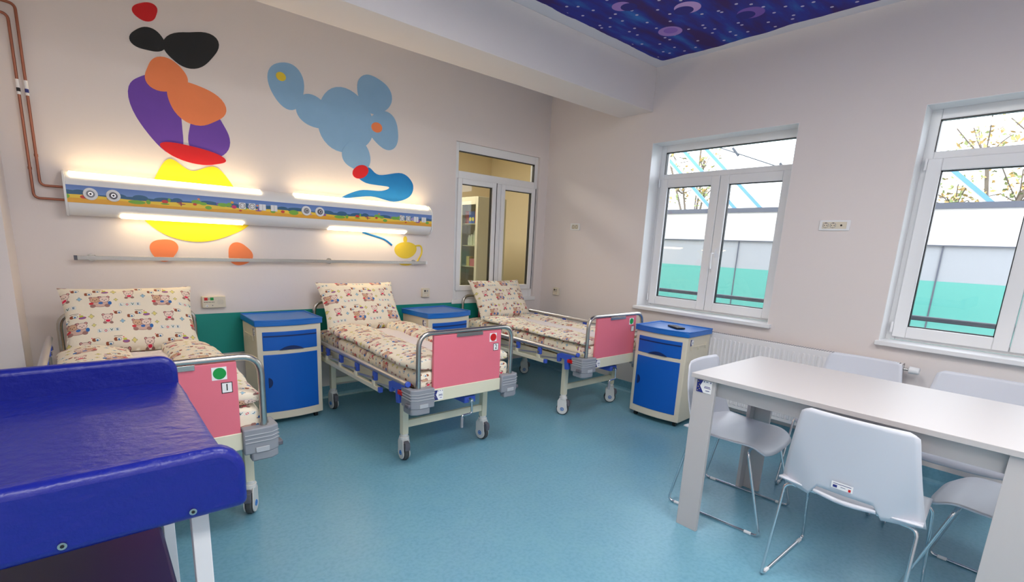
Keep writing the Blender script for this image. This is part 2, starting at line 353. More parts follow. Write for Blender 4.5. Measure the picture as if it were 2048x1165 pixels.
class MB:
    def __init__(s): s.v = []; s.f = []
    def add(s, v, f):
        n = len(s.v); s.v += [Vector(a) for a in v]; s.f += [tuple(i + n for i in q) for q in f]; return s
    def box(s, x0, x1, y0, y1, z0, z1):
        return s.add([(x0, y0, z0), (x1, y0, z0), (x1, y1, z0), (x0, y1, z0), (x0, y0, z1), (x1, y0, z1), (x1, y1, z1), (x0, y1, z1)],
                     [(0, 3, 2, 1), (4, 5, 6, 7), (0, 1, 5, 4), (1, 2, 6, 5), (2, 3, 7, 6), (3, 0, 4, 7)])
    def bar(s, a, b, w, h, upv=(0, 0, 1)):
        a = Vector(a); b = Vector(b); d = (b - a).normalized(); x = d.cross(Vector(upv))
        if x.length < 1e-4: x = Vector((1, 0, 0))
        x.normalize(); y = x.cross(d)
        v = [p + x * i * w / 2 + y * j * h / 2 for p in (a, b) for i, j in ((-1, -1), (1, -1), (1, 1), (-1, 1))]
        return s.add(v, [(0, 1, 2, 3), (7, 6, 5, 4), (0, 4, 5, 1), (1, 5, 6, 2), (2, 6, 7, 3), (3, 7, 4, 0)])
    def cyl(s, a, b, r, n=16, r2=None):
        a = Vector(a); b = Vector(b); d = (b - a).normalized(); t = Vector((0, 0, 1)) if abs(d.z) < 0.9 else Vector((1, 0, 0))
        x = d.cross(t).normalized(); y = d.cross(x); r2 = r if r2 is None else r2
        v = [p + (x * math.cos(2 * PI * k / n) + y * math.sin(2 * PI * k / n)) * rr for p, rr in ((a, r), (b, r2)) for k in range(n)]
        f = [(k, (k + 1) % n, n + (k + 1) % n, n + k) for k in range(n)] + [tuple(range(n))[::-1], tuple(range(n, 2 * n))]
        return s.add(v, f)
    def prism(s, pts, axis, a, b):
        """polygon pts (2-D) extruded along axis from a to b; 2-D axes are the two others in xyz order"""
        n = len(pts)
        def P(p, t):
            q = list(p); q.insert('xyz'.index(axis), t); return q
        v = [P(p, a) for p in pts] + [P(p, b) for p in pts]
        return s.add(v, [tuple(range(n))[::-1], tuple(range(n, 2 * n))] + [(k, (k + 1) % n, n + (k + 1) % n, n + k) for k in range(n)])
    def tube(s, pts, r, n=10, fil=0, closed=False):
        P = [Vector(p) for p in pts]
        if fil:
            Q = []
            N = len(P)
            for i, p in enumerate(P):
                if not closed and (i == 0 or i == N - 1): Q.append(p); continue
                a = P[i - 1]; c = P[(i + 1) % N]; d1 = (a - p); d2 = (c - p)
                l = min(fil, d1.length * .49, d2.length * .49); s1 = p + d1.normalized() * l; s2 = p + d2.normalized() * l
                for k in range(7):
                    t = k / 6; Q.append(s1 * (1 - t) ** 2 + p * 2 * t * (1 - t) + s2 * t * t)
            P = Q
        up_ = None; N = len(P); v = []; f = []
        for i, p in enumerate(P):
            if closed: d = (P[(i + 1) % N] - P[i - 1])
            else: d = (P[min(i + 1, N - 1)] - P[max(i - 1, 0)])
            d.normalize()
            if up_ is None:
                t = Vector((0, 0, 1)) if abs(d.z) < 0.9 else Vector((1, 0, 0)); x = d.cross(t).normalized()
            else: x = (up_ - d * up_.dot(d)).normalized()
            up_ = x; y = d.cross(x)
            v += [p + (x * math.cos(2 * PI * k / n) + y * math.sin(2 * PI * k / n)) * r for k in range(n)]
        for i in range(N if closed else N - 1):
            j = (i + 1) % N
            f += [(i * n + k, i * n + (k + 1) % n, j * n + (k + 1) % n, j * n + k) for k in range(n)]
        if not closed: f += [tuple(range(n))[::-1], tuple(range((N - 1) * n, N * n))]
        return s.add(v, f)
    def build(s, name, mats, parent=None, bevel=0, smooth=None, **k):
        return obj(name, s.v, s.f, mats, parent, smooth=smooth, bevel=bevel, **k)

def thing(name, label, cat, loc=(0, 0, 0), rz=0, group=None):
    o = bpy.data.objects.new(name, None); COL.objects.link(o); o.location = loc; o.rotation_euler = (0, 0, rz)
    o.empty_display_size = 0.1
    o['label'] = label; o['category'] = cat
    if group: o['group'] = group
    return o
def tag(o, label, cat, group=None):
    o['label'] = label; o['category'] = cat
    if group: o['group'] = group
    return o
def struct(o): o['kind'] = 'structure'; return o
def copy_tree(o, parent=None):
    c = o.copy(); COL.objects.link(c); c.parent = parent
    for ch in list(o.children): copy_tree(ch, c)
    return c
def text(name, s, size, mat_, parent, loc, rot, extrude=0.0006):
    cu = bpy.data.curves.new(name, 'FONT'); cu.body = s; cu.size = size; cu.extrude = extrude; cu.align_x = 'CENTER'; cu.align_y = 'CENTER'
    t = bpy.data.objects.new('tmp', cu); COL.objects.link(t)
    bpy.context.view_layer.update()
    me = bpy.data.meshes.new_from_object(t.evaluated_get(bpy.context.evaluated_depsgraph_get()))
    bpy.data.objects.remove(t)
    me.materials.clear(); me.materials.append(mat_)
    o = bpy.data.objects.new(name, me); COL.objects.link(o); o.parent = parent; o.location = loc; o.rotation_euler = rot
    return o

# ------------------------------------------------------------------ the room shell
XL, YB, ZC = -4.95, -5.6, 2.972
CEILTOP = 3.1
W1 = (-2.56, -1.34); W2 = (-4.50, -3.28); WZ0, WZ1 = 0.868, 2.337; WT = 0.30
struct(MB().box(XL, 0, YB, 0, -0.1, 0).build('floor', FLOOR))
struct(MB().box(XL, 0.3, YB, 0, ZC, CEILTOP).build('ceiling', CEILP))
b = MB()
b.box(0, WT, W1[1], -0.949, 0, ZC); b.box(0.012, WT, -0.949, 0.12, 0, ZC)
b.box(0, WT, W2[1], W1[0], 0, ZC); b.box(0, WT, YB, W2[0], 0, ZC)
for w in (W1, W2):
    b.box(0, WT, w[0], w[1], 0, WZ0 - 0.03); b.box(0, WT, w[0], w[1], WZ1, ZC)
struct(b.build('wall_right', WALL))
HW = (-1.222, -0.118, 0.80, 2.328)          # hatch window in the mural wall
b = MB(); b.box(XL, HW[0], 0, .12, 0, ZC); b.box(HW[1], 0.012, 0, .12, 0, ZC); b.box(HW[0], HW[1], 0, .12, 0, HW[2]); b.box(HW[0], HW[1], 0, .12, HW[3], ZC)
struct(b.build('wall_back', WALL))
struct(MB().box(XL - .1, XL, YB, 0.12, 0, ZC).build('wall_left', WALL))
struct(MB().box(XL - .1, WT, YB - .1, YB, 0, ZC).build('wall_front', WALL))
struct(MB().box(XL, -4.355, -0.43, 0, 0, ZC).build('trim_1', WALL))                 # pilaster in the left corner
struct(MB().box(XL, 0, -1.306, -0.949, 2.607, ZC).build('trim_2', WALL, bevel=0.004))  # dropped beam
# coved vinyl upstand
def cove(name, axis, wallpos, a, b_, sgn):
    pts = [(0, 0.1), (0.006, 0.1), (0.008, 0.03), (0.016, 0.012), (0.034, 0.0), (0, 0)]
    m_ = MB()
    if axis == 'x': m_.prism([(wallpos - p[0], p[1]) for p in pts], 'x', a, b_)     # (y,z)
    else: m_.prism([(wallpos - p[0], p[1]) for p in pts], 'y', a, b_)               # (x,z)
    return struct(m_.build(name, FLOOR))
cove('baseboard_back', 'x', 0, -4.355, 0.012, 1)
cove('baseboard_right', 'y', 0, YB, -0.949, 1)
cove('baseboard_corner', 'y', 0.012, -0.949, 0, 1)
struct(MB().box(-4.155, -0.27, -0.006, 0, 0.479, 0.784).build('trim_3', TEALB))     # teal wall guard band
bpy.data.objects['ceiling'].location = (0, 0, 0)

# exterior windows
def window(name, y0, y1, label_n):
    z0, z1 = WZ0, WZ1
    root = struct(bpy.data.objects.new(name, None)); COL.objects.link(root); root.location = (0, (y0 + y1) / 2, z0)
    h = z1 - z0; w = y1 - y0; hw = w / 2
    xf = 0.155; d = 0.06
    fr = MB()
    fr.box(xf, xf + d, -hw, -hw + .055, 0, h); fr.box(xf, xf + d, hw - .055, hw, 0, h)
    e5 = hw - .055
    fr.box(xf, xf + d, -e5, e5, h - .065, h); fr.box(xf, xf + d, -e5, e5, 0, .045)
    fr.box(xf, xf + d, -e5, e5, h - .325, h - .255)
    fr.build('window_frame', PVC, root, bevel=.004)
    zt0, zt1 = h - .255, h - .065
    MB().box(xf + .03, xf + .036, -hw + .055, hw - .055, zt0, zt1).build('pane', GLASS, root)
    g = MB(); g.box(xf - .002, xf + .03, -hw + .055, hw - .055, zt1 - .006, zt1); g.box(xf - .002, xf + .03, -hw + .055, -hw + .06, zt0, zt1); g.box(xf - .002, xf + .03, hw - .06, hw - .055, zt0, zt1)
    g.build('gasket', BLACK, root)
    for s in (-1, 1):
        a, b_ = (0.002, hw - .035) if s > 0 else (-hw + .035, -0.002)
        sa, sb, t = .02, h - .30, .075
        m_ = MB()
        x0, x1 = xf - .022, xf + .035
        m_.box(x0, x1, a, a + t, sa, sb); m_.box(x0, x1, b_ - t, b_, sa, sb); m_.box(x0, x1, a + t, b_ - t, sa, sa + t); m_.box(x0, x1, a + t, b_ - t, sb - t, sb)
        sash = m_.build('sash', PVC, root, bevel=.005)
        MB().box(xf + .008, xf + .014, a + t, b_ - t, sa + t, sb - t).build('pane', GLASS, sash)
        g = MB()
        for q in ((a + t, a + t + .006, sa + t, sb - t), (b_ - t - .006, b_ - t, sa + t, sb - t), (a + t, b_ - t, sb - t - .006, sb - t), (a + t, b_ - t, sa + t, sa + t + .006)):
            g.box(xf - .004, xf + .02, *q)
        g.build('gasket', BLACK, sash)
        if s < 0:
            hm = MB(); hy = b_ - .03; hz = sa + .50
            hm.box(x0 - .012, x0, hy - .013, hy + .013, hz - .03, hz + .04); hm.cyl((x0 - .012, hy, hz), (x0 - .045, hy, hz), .008)
            hm.tube([(x0 - .045, hy, hz + .005), (x0 - .05, hy, hz - .05), (x0 - .046, hy - .004, hz - .13)], .009, fil=.03)
            hm.build('window_handle', PVC, sash, smooth=40)
        hg = MB()
        yy = (b_ if s > 0 else a)
        for hz in (sa + .03, sb - .07): hg.cyl((x0 - .008, yy + s * .004, hz), (x0 - .008, yy + s * .004, hz + .07), .007)
        hg.build('hinge', PVC, sash, smooth=40)
    # reveal linings and sill
    q = MB(); q.box(.0, xf, -hw, -hw + .003, 0, h); q.box(.0, xf, hw - .003, hw, 0, h); q.box(.0, xf, -hw + .003, hw - .003, h - .003, h)
    q.build('reveal_lining', PVC, root)
    MB().box(-.045, xf, -hw - .03, hw + .012, -.03, 0.0).build('window_sill', PVC, root, bevel=.004)
    return root
window('window_1', W1[0], W1[1], 1)
window('window_2', W2[0], W2[1], 2)
for s_, wy in (('a', W1), ('b', W2)):
    t = MB(); t.cyl((.36, wy[0] - .05, 1.012), (.36, wy[1] + .05, 1.012), .017)
    t.cyl((.36, wy[0] - .05, 1.012), (.28, wy[0] - .05, 1.012), .01); t.cyl((.36, wy[1] + .05, 1.012), (.28, wy[1] + .05, 1.012), .01)
    tag(t.build('window_guard_rail', DARKR, smooth=40), 'dark guard rail outside the window ' + ('beside the corner' if s_ == 'a' else 'at the right edge of the photo'), 'rail')

# internal hatch window
root = struct(bpy.data.objects.new('window_3', None)); COL.objects.link(root); root.location = ((HW[0] + HW[1]) / 2, 0.03, HW[2])
hw = (HW[1] - HW[0]) / 2; h = HW[3] - HW[2]
m_ = MB(); d0, d1 = -.005, .06
m_.box(-hw, -hw + .05, d0, d1, 0, h); m_.box(hw - .05, hw, d0, d1, 0, h); e5 = hw - .05; m_.box(-e5, e5, d0, d1, h - .08, h); m_.box(-e5, e5, d0, d1, 0, .105)
m_.box(-e5, e5, d0, d1, 1.19, 1.265); m_.box(-.04, .04, d0, d1, .105, 1.19)
m_.build('window_frame', PVC, root, bevel=.004)
MB().box(-hw + .05, hw - .05, .025, .031, 1.265, h - .08).build('pane', GLASS, root)
g = MB(); g.box(-hw + .05, hw - .05, d0, .025, h - .087, h - .08); g.box(hw - .057, hw - .05, d0, .025, 1.265, h - .08); g.build('gasket', BLACK, root)
for a, b_ in ((-hw + .035, -.035), (.035, hw - .035)):
    sa, sb, t = .10, 1.195, .05
    q = MB(); q.box(a, a + t, -.025, .03, sa, sb); q.box(b_ - t, b_, -.025, .03, sa, sb); q.box(a + t, b_ - t, -.025, .03, sa, sa + t); q.box(a + t, b_ - t, -.025, .03, sb - t, sb)
    sash = q.build('sash', PVC, root, bevel=.004)
    MB().box(a + t, b_ - t, .0, .006, sa + t, sb - t).build('pane', GLASS, sash)
    g = MB(); g.box(b_ - t - .006, b_ - t, -.01, .02, sa + t, sb - t); g.box(a + t, b_ - t, -.01, .02, sb - t - .006, sb - t); g.box(b_ + .001, b_ + .005, -.027, 0, sa, sb); g.build('gasket', BLACK, sash)
MB().box(-hw - .02, hw + .03, -.045, 0, -.03, .012).build('window_sill', PVC, root, bevel=.004)

# store room behind the hatch
struct(MB().box(-2.6, 1.6, .12, 3.4, -.1, 0).build('floor_store', FLOOR))
struct(MB().box(-2.6, 1.6, .12, 3.4, 2.97, 3.1).build('ceiling_store', STOREW))
struct(MB().box(-2.6, 1.6, 2.9, 3.0, 0, 2.97).build('wall_store_back', STOREW))
struct(MB().box(1.5, 1.6, .12, 2.9, 0, 2.97).build('wall_store_right', STOREW))
struct(MB().box(-2.6, -2.5, .12, 2.9, 0, 2.97).build('wall_store_left', STOREW))
struct(MB().box(0.012, 1.5, .12, .2, 0, 2.97).build('wall_store_front', STOREW))
# medicine cabinet
mc = thing('medicine_cabinet', 'cream metal medicine cabinet with glass doors seen through the hatch window', 'cabinet', (-0.02, 1.65, 0), -PI / 2)
m_ = MB(); w2_, dp, hh = .45, .46, 1.98
m_.box(-w2_, w2_, dp - .01, dp, 0.05, hh); m_.box(-w2_, -w2_ + .01, 0, dp - .01, .05, hh); m_.box(w2_ - .01, w2_, 0, dp - .01, .05, hh); m_.box(-w2_ + .01, w2_ - .01, 0, dp - .01, hh - .015, hh); m_.box(-w2_ + .01, w2_ - .01, 0, dp - .01, .05, .07)
m_.box(-w2_ + .01, w2_ - .01, .01, dp - .01, .0, .05); m_.build('cabinet_body', CREAMM, mc, bevel=.003)
for a, b_ in ((-.449, -.002), (.002, .449)):
    dr = MB(); sl, sr = (.085, .05)
    dr.box(a, a + sl, -.02, 0, .06, hh); dr.box(b_ - sr, b_, -.02, 0, .06, hh); dr.box(a + sl, b_ - sr, -.02, 0, hh - .10, hh); dr.box(a + sl, b_ - sr, -.02, 0, .06, .85 - .66)
    door = dr.build('cabinet_door', CREAMM, mc, bevel=.003)
    MB().box(a + sl, b_ - sr, -.012, -.008, .19, hh - .10).build('pane', GLASSC, door)
    MB().box(a + .02, a + .045, -.028, -.018, 1.36, 1.49).build('handle', BLACK, door, bevel=.003)
    MB().cyl((a + .035, -.026, 1.29), (a + .035, -.02, 1.29), .008).build('lock', STEEL, door)
for z in (.45, .78, 1.07, 1.35, 1.64): MB().box(-w2_ + .012, w2_ - .012, .02, dp - .012, z - .012, z).build('shelf', CREAMM, mc)
def carton(y, z, w, hh_, mt, label, nm='carton'):
    o = MB().box(-.05, .05, -w / 2, w / 2, 0, hh_).build(nm, mt, None, bevel=.002)
    o.location = (.11, y, z); return tag(o, label, 'box', 'medicine boxes in the glazed cabinet')
OR_ = mat('carton_orange', (232, 110, 70), .6, vary=.15, vscale=30); BL_ = mat('carton_blue', (30, 90, 190), .6, vary=.15, vscale=30); WG = mat('carton_white_green', (214, 222, 206), .6, vary=.08, vscale=40)
PKC = mat('carton_pink', (206, 120, 140), .6); YC = mat('carton_yellow', (226, 206, 120), .6)
carton(1.585, 1.64, .07, .17, MRED, 'narrow red carton leftmost on the top cabinet shelf')
o = carton(1.47, 1.64, .13, .165, BL_, 'blue carton with two yellow discs on the top cabinet shelf')
q = MB(); q.cyl((-.0515, .03, .06), (-.05, .03, .06), .026); q.build('yellow_disc', YEL, o); q = MB(); q.cyl((-.0515, -.03, .06), (-.05, -.03, .06), .026); q.build('yellow_disc', YEL, o)
carton(1.36, 1.64, .07, .195, OR_, 'tall orange carton beside the blue carton on the top cabinet shelf')
carton(1.28, 1.64, .07, .195, OR_, 'tall orange carton rightmost on the top cabinet shelf')
for k, (y, hh_) in enumerate(((1.56, .14), (1.50, .15), (1.43, .20), (1.36, .13), (1.29, .18))):
    t_ = thing('medicine_bottle', ['leftmost pale', 'second pale', 'tallest pale green', 'short pale', 'rightmost tall pale'][k] + ' bottle on the second cabinet shelf', 'bottle', (.10, y, 1.35), 0, 'bottles on the second cabinet shelf')
    MB().cyl((0, 0, 0), (0, 0, hh_ - .03), .027).build('bottle_body', WG, t_, smooth=40); MB().cyl((0, 0, hh_ - .03), (0, 0, hh_), .017).build('lid', PVC, t_, smooth=40)
carton(1.54, 1.07, .06, .13, YC, 'yellow carton on the third cabinet shelf')
carton(1.42, 1.07, .13, .10, PKC, 'pink carton on the third cabinet shelf')
carton(1.29, 1.07, .08, .12, WG, 'white and green carton on the third cabinet shelf')
for k, y in enumerate((1.53, 1.42, 1.31)):
    t_ = tag(MB().cyl((0, 0, 0), (0, 0, .16), .038, 16, .027).build('glass_jar', GLASSC, None, smooth=40), ['left', 'middle', 'right'][k] + ' glass jar on the lowest visible cabinet shelf', 'jar', 'glass jars in the cabinet'); t_.location = (.11, y, .78)

# ------------------------------------------------------------------ painted shapes on the mural wall (plain stand-ins)
def blob(cx, cz, rx, rz, rot=0, n=40, wob=0.0, seed=0):
    P = []
    for k in range(n):
        a = 2 * PI * k / n; r = 1 + wob * math.sin(3 * a + seed) + wob * .6 * math.sin(2 * a + 2 * seed)
        x = rx * math.cos(a) * r; z = rz * math.sin(a) * r
        P.append((cx + x * math.cos(rot) - z * math.sin(rot), cz + x * math.sin(rot) + z * math.cos(rot)))
    return P
def smoothpoly(pts, n=6):
    out = []; N = len(pts)
    for i in range(N):
        p0, p1, p2, p3 = [Vector(pts[(i + k) % N]) for k in (-1, 0, 1, 2)]
        for k in range(n):
            t = k / n
            out.append(tuple(0.5 * ((2 * p1) + (p2 - p0) * t + (2 * p0 - 5 * p1 + 4 * p2 - p3) * t * t + (3 * p1 - p0 - 3 * p2 + p3) * t ** 3)))
    return out
lay = [0]
def paint(name, pts, m_, parent):
    lay[0] += 1; t = 0.0006 + 0.0004 * lay[0]
    return MB().prism(pts, 'y', -t, 0).build(name, m_, parent)
t1 = thing('wall_mural', 'wall painting of loose rounded colour blots, black, orange and purple above yellow', 'mural')
paint('purple_shape', blob(-3.58, 2.12, .13, .24, .35, wob=.09), MPUR, t1)
paint('purple_shape', blob(-3.30, 2.03, .13, .16, -.2, wob=.09, seed=2), MPUR, t1)
paint('orange_shape', blob(-3.36, 2.22, .17, .13, -.3, wob=.08), SKIN1, t1)
paint('orange_shape', blob(-3.52, 2.36, .12, .10, .2, wob=.08, seed=3), SKIN1, t1)
paint('black_shape', blob(-3.36, 2.56, .16, .11, .5, wob=.10, seed=1), MBLK, t1)
paint('black_shape', blob(-3.60, 2.55, .09, .07, .2, wob=.08, seed=4), MBLK, t1)
paint('red_shape', blob(-3.60, 2.71, .07, .05, .4, wob=.08), MRED, t1)
paint('yellow_shape', smoothpoly([(-3.55, 1.84), (-3.66, 1.66), (-3.75, 1.50), (-3.62, 1.35), (-3.42, 1.30), (-3.22, 1.35), (-3.06, 1.46), (-3.12, 1.62), (-3.26, 1.82), (-3.42, 1.78)]), MYEL, t1)
paint('red_shape', blob(-3.40, 1.89, .19, .055, -.15, wob=.08), MRED, t1)
paint('orange_shape', blob(-3.62, 1.24, .08, .075, 0, wob=.08), SKIN1, t1)
paint('orange_shape', blob(-3.15, 1.22, .085, .08, 0, wob=.08, seed=2), SKIN1, t1)
lay[0] = 0
t2 = thing('wall_mural', 'wall painting of a puffy light blue cloud above a dark blue swirl', 'mural')
paint('deep_blue_swirl', smoothpoly([(-2.12, 1.97), (-2.02, 1.92), (-1.80, 1.96), (-1.69, 1.88), (-1.72, 1.77), (-1.88, 1.71), (-2.10, 1.735), (-2.36, 1.695), (-2.2, 1.775), (-2.0, 1.79), (-1.93, 1.83), (-2.14, 1.84), (-2.22, 1.90)]), MBL, t2)
paint('light_blue_cloud', blob(-2.76, 2.47, .13, .16, .2, wob=.06), MLB, t2)
paint('light_blue_cloud', blob(-2.56, 2.32, .15, .11, -.3, wob=.06, seed=2), MLB, t2)
paint('light_blue_cloud', blob(-2.31, 2.30, .24, .24, .3, wob=.04, seed=3), MLB, t2)
paint('light_blue_cloud', blob(-2.06, 2.55, .15, .15, 0, wob=.06, seed=1), MLB, t2)
paint('light_blue_cloud', blob(-1.97, 2.29, .14, .15, .1, wob=.06, seed=5), MLB, t2)
paint('light_blue_cloud', blob(-2.22, 2.05, .12, .12, 0, wob=.05, seed=4), MLB, t2)
paint('yellow_spot', blob(-2.80, 2.52, .035, .03, 0), MYL2, t2)
paint('orange_spot', blob(-2.04, 2.30, .05, .04, .1), SKIN1, t2)
paint('red_band', blob(-2.19, 1.925, .075, .05, .5), MRED, t2)
lay[0] = 0
t3 = thing('wall_mural', 'small yellow rounded pot shape painted on the wall below the lamp panel', 'mural')
paint('yellow_shape', blob(-1.76, 1.29, .115, .075, .05, wob=.03), MYL2, t3)
paint('yellow_shape', blob(-1.76, 1.17, .07, .022, 0), MYL2, t3)
paint('yellow_shape', blob(-1.765, 1.385, .02, .03, 0), MYL2, t3)
o = MB(); o.tube([(-1.66, -.002, 1.33), (-1.60, -.002, 1.34), (-1.585, -.002, 1.27), (-1.65, -.002, 1.17)], .008, n=6, fil=.05); o.build('yellow_loop', MYL2, t3)
o = MB(); o.tube([(-2.18, -.001, 1.43), (-2.08, -.001, 1.405), (-1.97, -.001, 1.38), (-1.90, -.001, 1.33)], .009, n=6, fil=.05); o.build('blue_stroke', MBL, t3)

# ------------------------------------------------------------------ medical service panel with lamps
pn = thing('medical_lamp_panel', 'long white bedside service panel with undersea frieze and warm strip lamps on the wall', 'panel', (-2.823, 0, 1.567))
L2 = 1.28
prof = [(0, .125), (-.045, .125), (-.088, .098), (-.11, .062), (-.11, -.072), (-.088, -.11), (-.045, -.13), (0, -.13)]
MB().prism(prof, 'x', -L2 + .012, L2 - .012).build('housing', PVC, pn, bevel=.003)
for s in (-1, 1):
    a = s * L2; MB().prism([(0, .13), (-.05, .13), (-.095, .104), (-.116, .066), (-.116, -.078), (-.095, -.115), (-.05, -.136), (0, -.136)], 'x', min(a, a - s * .012), max(a, a - s * .012)).build('end_cap', PVC, pn, bevel=.002)
fz = MB().box(-L2 + .012, L2 - .012, -.003, .0, -.055, .047).build('graphic_strip', FRIEZE, pn); fz.location = (0, -.1105, 0)
def lamp(x0, x1, top):
    e = .004
    p_ = [(-.045, .125 + e), (-.048, .125 + e), (-.091, .098 + e), (-.086, .096), (-.045, .122)] if top else [(-.086, -.106), (-.091, -.11 - e), (-.048, -.13 - e), (-.045, -.13 - e), (-.045, -.127)]
    MB().prism(p_, 'x', x0 + 2.823, x1 + 2.823).build('strip_lamp', LAMPON, pn)
lamp(-4.07, -3.00, True); lamp(-2.76, -1.575, True); lamp(-3.84, -3.13, False); lamp(-2.50, -1.80, False)
for x in (-3.98, -3.87, -2.69, -2.585):
    xx = x + 2.823
    o = MB().cyl((xx, -.112, .0), (xx, -.122, .0), .036, 28).build('gas_outlet', PVC, pn, bevel=.003)
    MB().cyl((xx, -.122, .0), (xx, -.127, .0), .021, 24).build('outlet_ring', GREYD if x in (-3.87, -2.585) else GREYP, o, smooth=40)
    MB().cyl((xx, -.127, .0), (xx, -.134, .0), .012, 16).build('outlet_core', CHROME, o, smooth=40)
    MB().cyl((xx, -.134, .0), (xx, -.136, .0), .006, 12).build('outlet_hole', BLACK, o)
for x in (-3.14, -3.075, -1.86, -1.80):
    xx = x + 2.823
    o = MB().box(xx - .022, xx + .022, -.119, -.112, -.022, .022).build('socket', PVC, pn, bevel=.002)
    q = MB(); q.tube([(xx + .017 * math.cos(a * PI / 8), -.119, .017 * math.sin(a * PI / 8)) for a in range(16)], .0016, 6, closed=True); q.build('socket_ring', BLACK, o)
    q = MB(); q.cyl((xx - .008, -.119, 0), (xx - .008, -.1205, 0), .0028, 8); q.cyl((xx + .008, -.119, 0), (xx + .008, -.1205, 0), .0028, 8); q.build('socket_hole', BLACK, o)
for x in (-3.005, -2.925, -1.72, -1.64):
    xx = x + 2.823
    o = MB().box(xx - .023, xx + .023, -.119, -.112, -.022, .022).build('switch', PVC, pn, bevel=.002)
    MB().box(xx - .001, xx + .001, -.1196, -.1188, -.021, .021).build('switch_gap', GREYP, o)

# rail below
rl = thing('equipment_rail', 'slim stainless equipment rail fixed to the wall below the lamp panel', 'rail', (-2.83, 0, 1.18))
MB().box(-1.265, 1.265, -.060, -.050, -.0125, .0125).build('rail_bar', STEEL, rl, bevel=.001)
for x in (-1.18, .35, 1.15):
    q = MB(); q.cyl((x, -.050, 0), (x, 0, 0), .011); q.cyl((x, -.006, 0), (x, 0, 0), .024); q.build('bracket', STEEL, rl, smooth=40)
for x in (-1.267, 1.25): MB().box(x, x + .017, -.062, -.048, -.0145, .0145).build('end_cap', GREYD if x < 0 else PVC, rl)
# copper pipes
for k, (xv, zt, zb_) in enumerate(((-4.205, 2.56, 1.60), (-4.24, 2.50, 1.525))):
    q = thing('copper_pipe', ('outer' if k == 0 else 'inner') + ' copper gas pipe running down the wall to the ' + ('upper' if k == 0 else 'lower') + ' left of the lamp panel', 'pipe', (xv, -.025, zb_))
    MB().tube([(-.15, 0, zt - zb_ + .01), (0, 0, zt - zb_), (0, 0, 0), (-4.103 - xv, 0, 0)], .0075, 10, fil=.03).build('pipe', COPPER, q, smooth=60)
    MB().cyl((0, 0, .16), (0, 0, .175), .0095).build('coupling', COPPER, q, smooth=40)
    MB().cyl((0, 0, 2.09 - zb_), (0, 0, 2.17 - zb_), .0085).build('pipe_label', WHITEP, q, smooth=40)
    MB().cyl((0, 0, 2.105 - zb_), (0, 0, 2.125 - zb_), .0088).build('label_arrow', INK if k else NAVY, q, smooth=40)
    for z in (.45, ): MB().cyl((0, .001, z), (0, .025, z), .004).build('clip', COPPER, q)

# nurse call units, sockets
nc = thing('nurse_call_unit', 'wide cream call unit with red and green buttons on the wall', 'call unit', (-3.348, 0, .872))
MB().box(-.076, .076, -.035, 0, -.042, .042).build('case', IVPL, nc, bevel=.004)
for x, mt in ((-.052, RED), (-.014, GREEN)): MB().box(x - .011, x + .011, -.038, -.034, .014, .034).build('button', mt, nc, bevel=.001)
MB().cyl((-.033, -.036, .024), (-.033, -.034, .024), .003).build('indicator', BLACK, nc)
q = MB()
for k in range(7): q.box(-.066 + k * .010, -.060 + k * .010 + (k % 2) * .001, -.0355, -.0348, -.002, .002)
q.build('lettering', INK, nc)
MB().cyl((-.048, -.036, -.026), (-.048, -.0345, -.026), .008).build('jack', WHITEP, nc); MB().cyl((-.048, -.037, -.027), (-.048, -.036, -.027), .003).build('jack_hole', BLACK, nc)
MB().cyl((-.012, -.036, -.024), (-.012, -.0345, -.024), .0035).build('indicator', GREYD, nc)
q = MB()
for i in range(7):
    for j in range(6):
        if (i - 3) ** 2 + (j - 2.5) ** 2 < 12: q.cyl((.022 + i * .006, -.0356, -.015 + j * .006), (.022 + i * .006, -.0348, -.015 + j * .006), .0013, 6)
q.build('speaker_grille', GREYP, nc)
def small_call(name, loc, rz, label):
    t_ = thing(name, label, 'call unit', loc, rz)
    MB().box(-.04, .04, -.03, 0, -.042, .042).build('case', IVPL, t_, bevel=.004)
    MB().box(-.022, -.006, -.032, -.029, .010, .027).build('button', BLACK, t_); MB().box(.004, .02, -.032, -.029, .012, .024).build('button', GREYP, t_)
    q = MB()
    for k in range(5): q.box(-.024 + k * .010, -.018 + k * .010, -.0305, -.0298, -.002, .001)
    q.build('lettering', INK, t_); MB().cyl((.018, -.031, -.022), (.018, -.0298, -.022), .003).build('indicator', RED, t_)
small_call('nurse_call_unit', (-1.552, 0, .892), 0, 'small cream call unit on the mural wall above the middle cabinet')
small_call('nurse_call_unit', (0.012, -.265, .893), -PI / 2, 'small cream call unit on the side wall beside the third bed')
def sockplate(loc, rz, n, w, label, hole):
    t_ = thing('wall_socket', label, 'socket', loc, rz)
    MB().box(-w / 2, w / 2, -.009, 0, -.036, .036).build('socket_plate', PVC, t_, bevel=.003)
    MB().box(-w / 2 + .02, w / 2 - .02, -.0105, -.008, -.023, .023).build('insert', IVPL, t_, bevel=.001)
    for k in range(n):
        x = -w / 2 + .02 + .022 + k * .045
        q = MB(); q.tube([(x + .0175 * math.cos(a * PI / 10), -.0105, .0175 * math.sin(a * PI / 10)) for a in range(20)], .0014, 6, closed=True); q.build('socket_ring', GREYP, t_)
        q = MB(); q.cyl((x - .008, -.0105, -.001), (x - .008, -.0118, -.001), .003, 8); q.cyl((x + .008, -.0105, -.001), (x + .008, -.0118, -.001), .003, 8)
        q.box(x - .005, x + .005, -.0118, -.0104, .013, .017); q.box(x - .003, x + .003, -.0118, -.0104, -.018, -.015); q.build('socket_hole', BLACK, t_)
    if hole: MB().cyl((w / 2 - .052, -.0118, 0), (w / 2 - .052, -.0104, 0), .0065).build('aerial_hole', BLACK, t_)
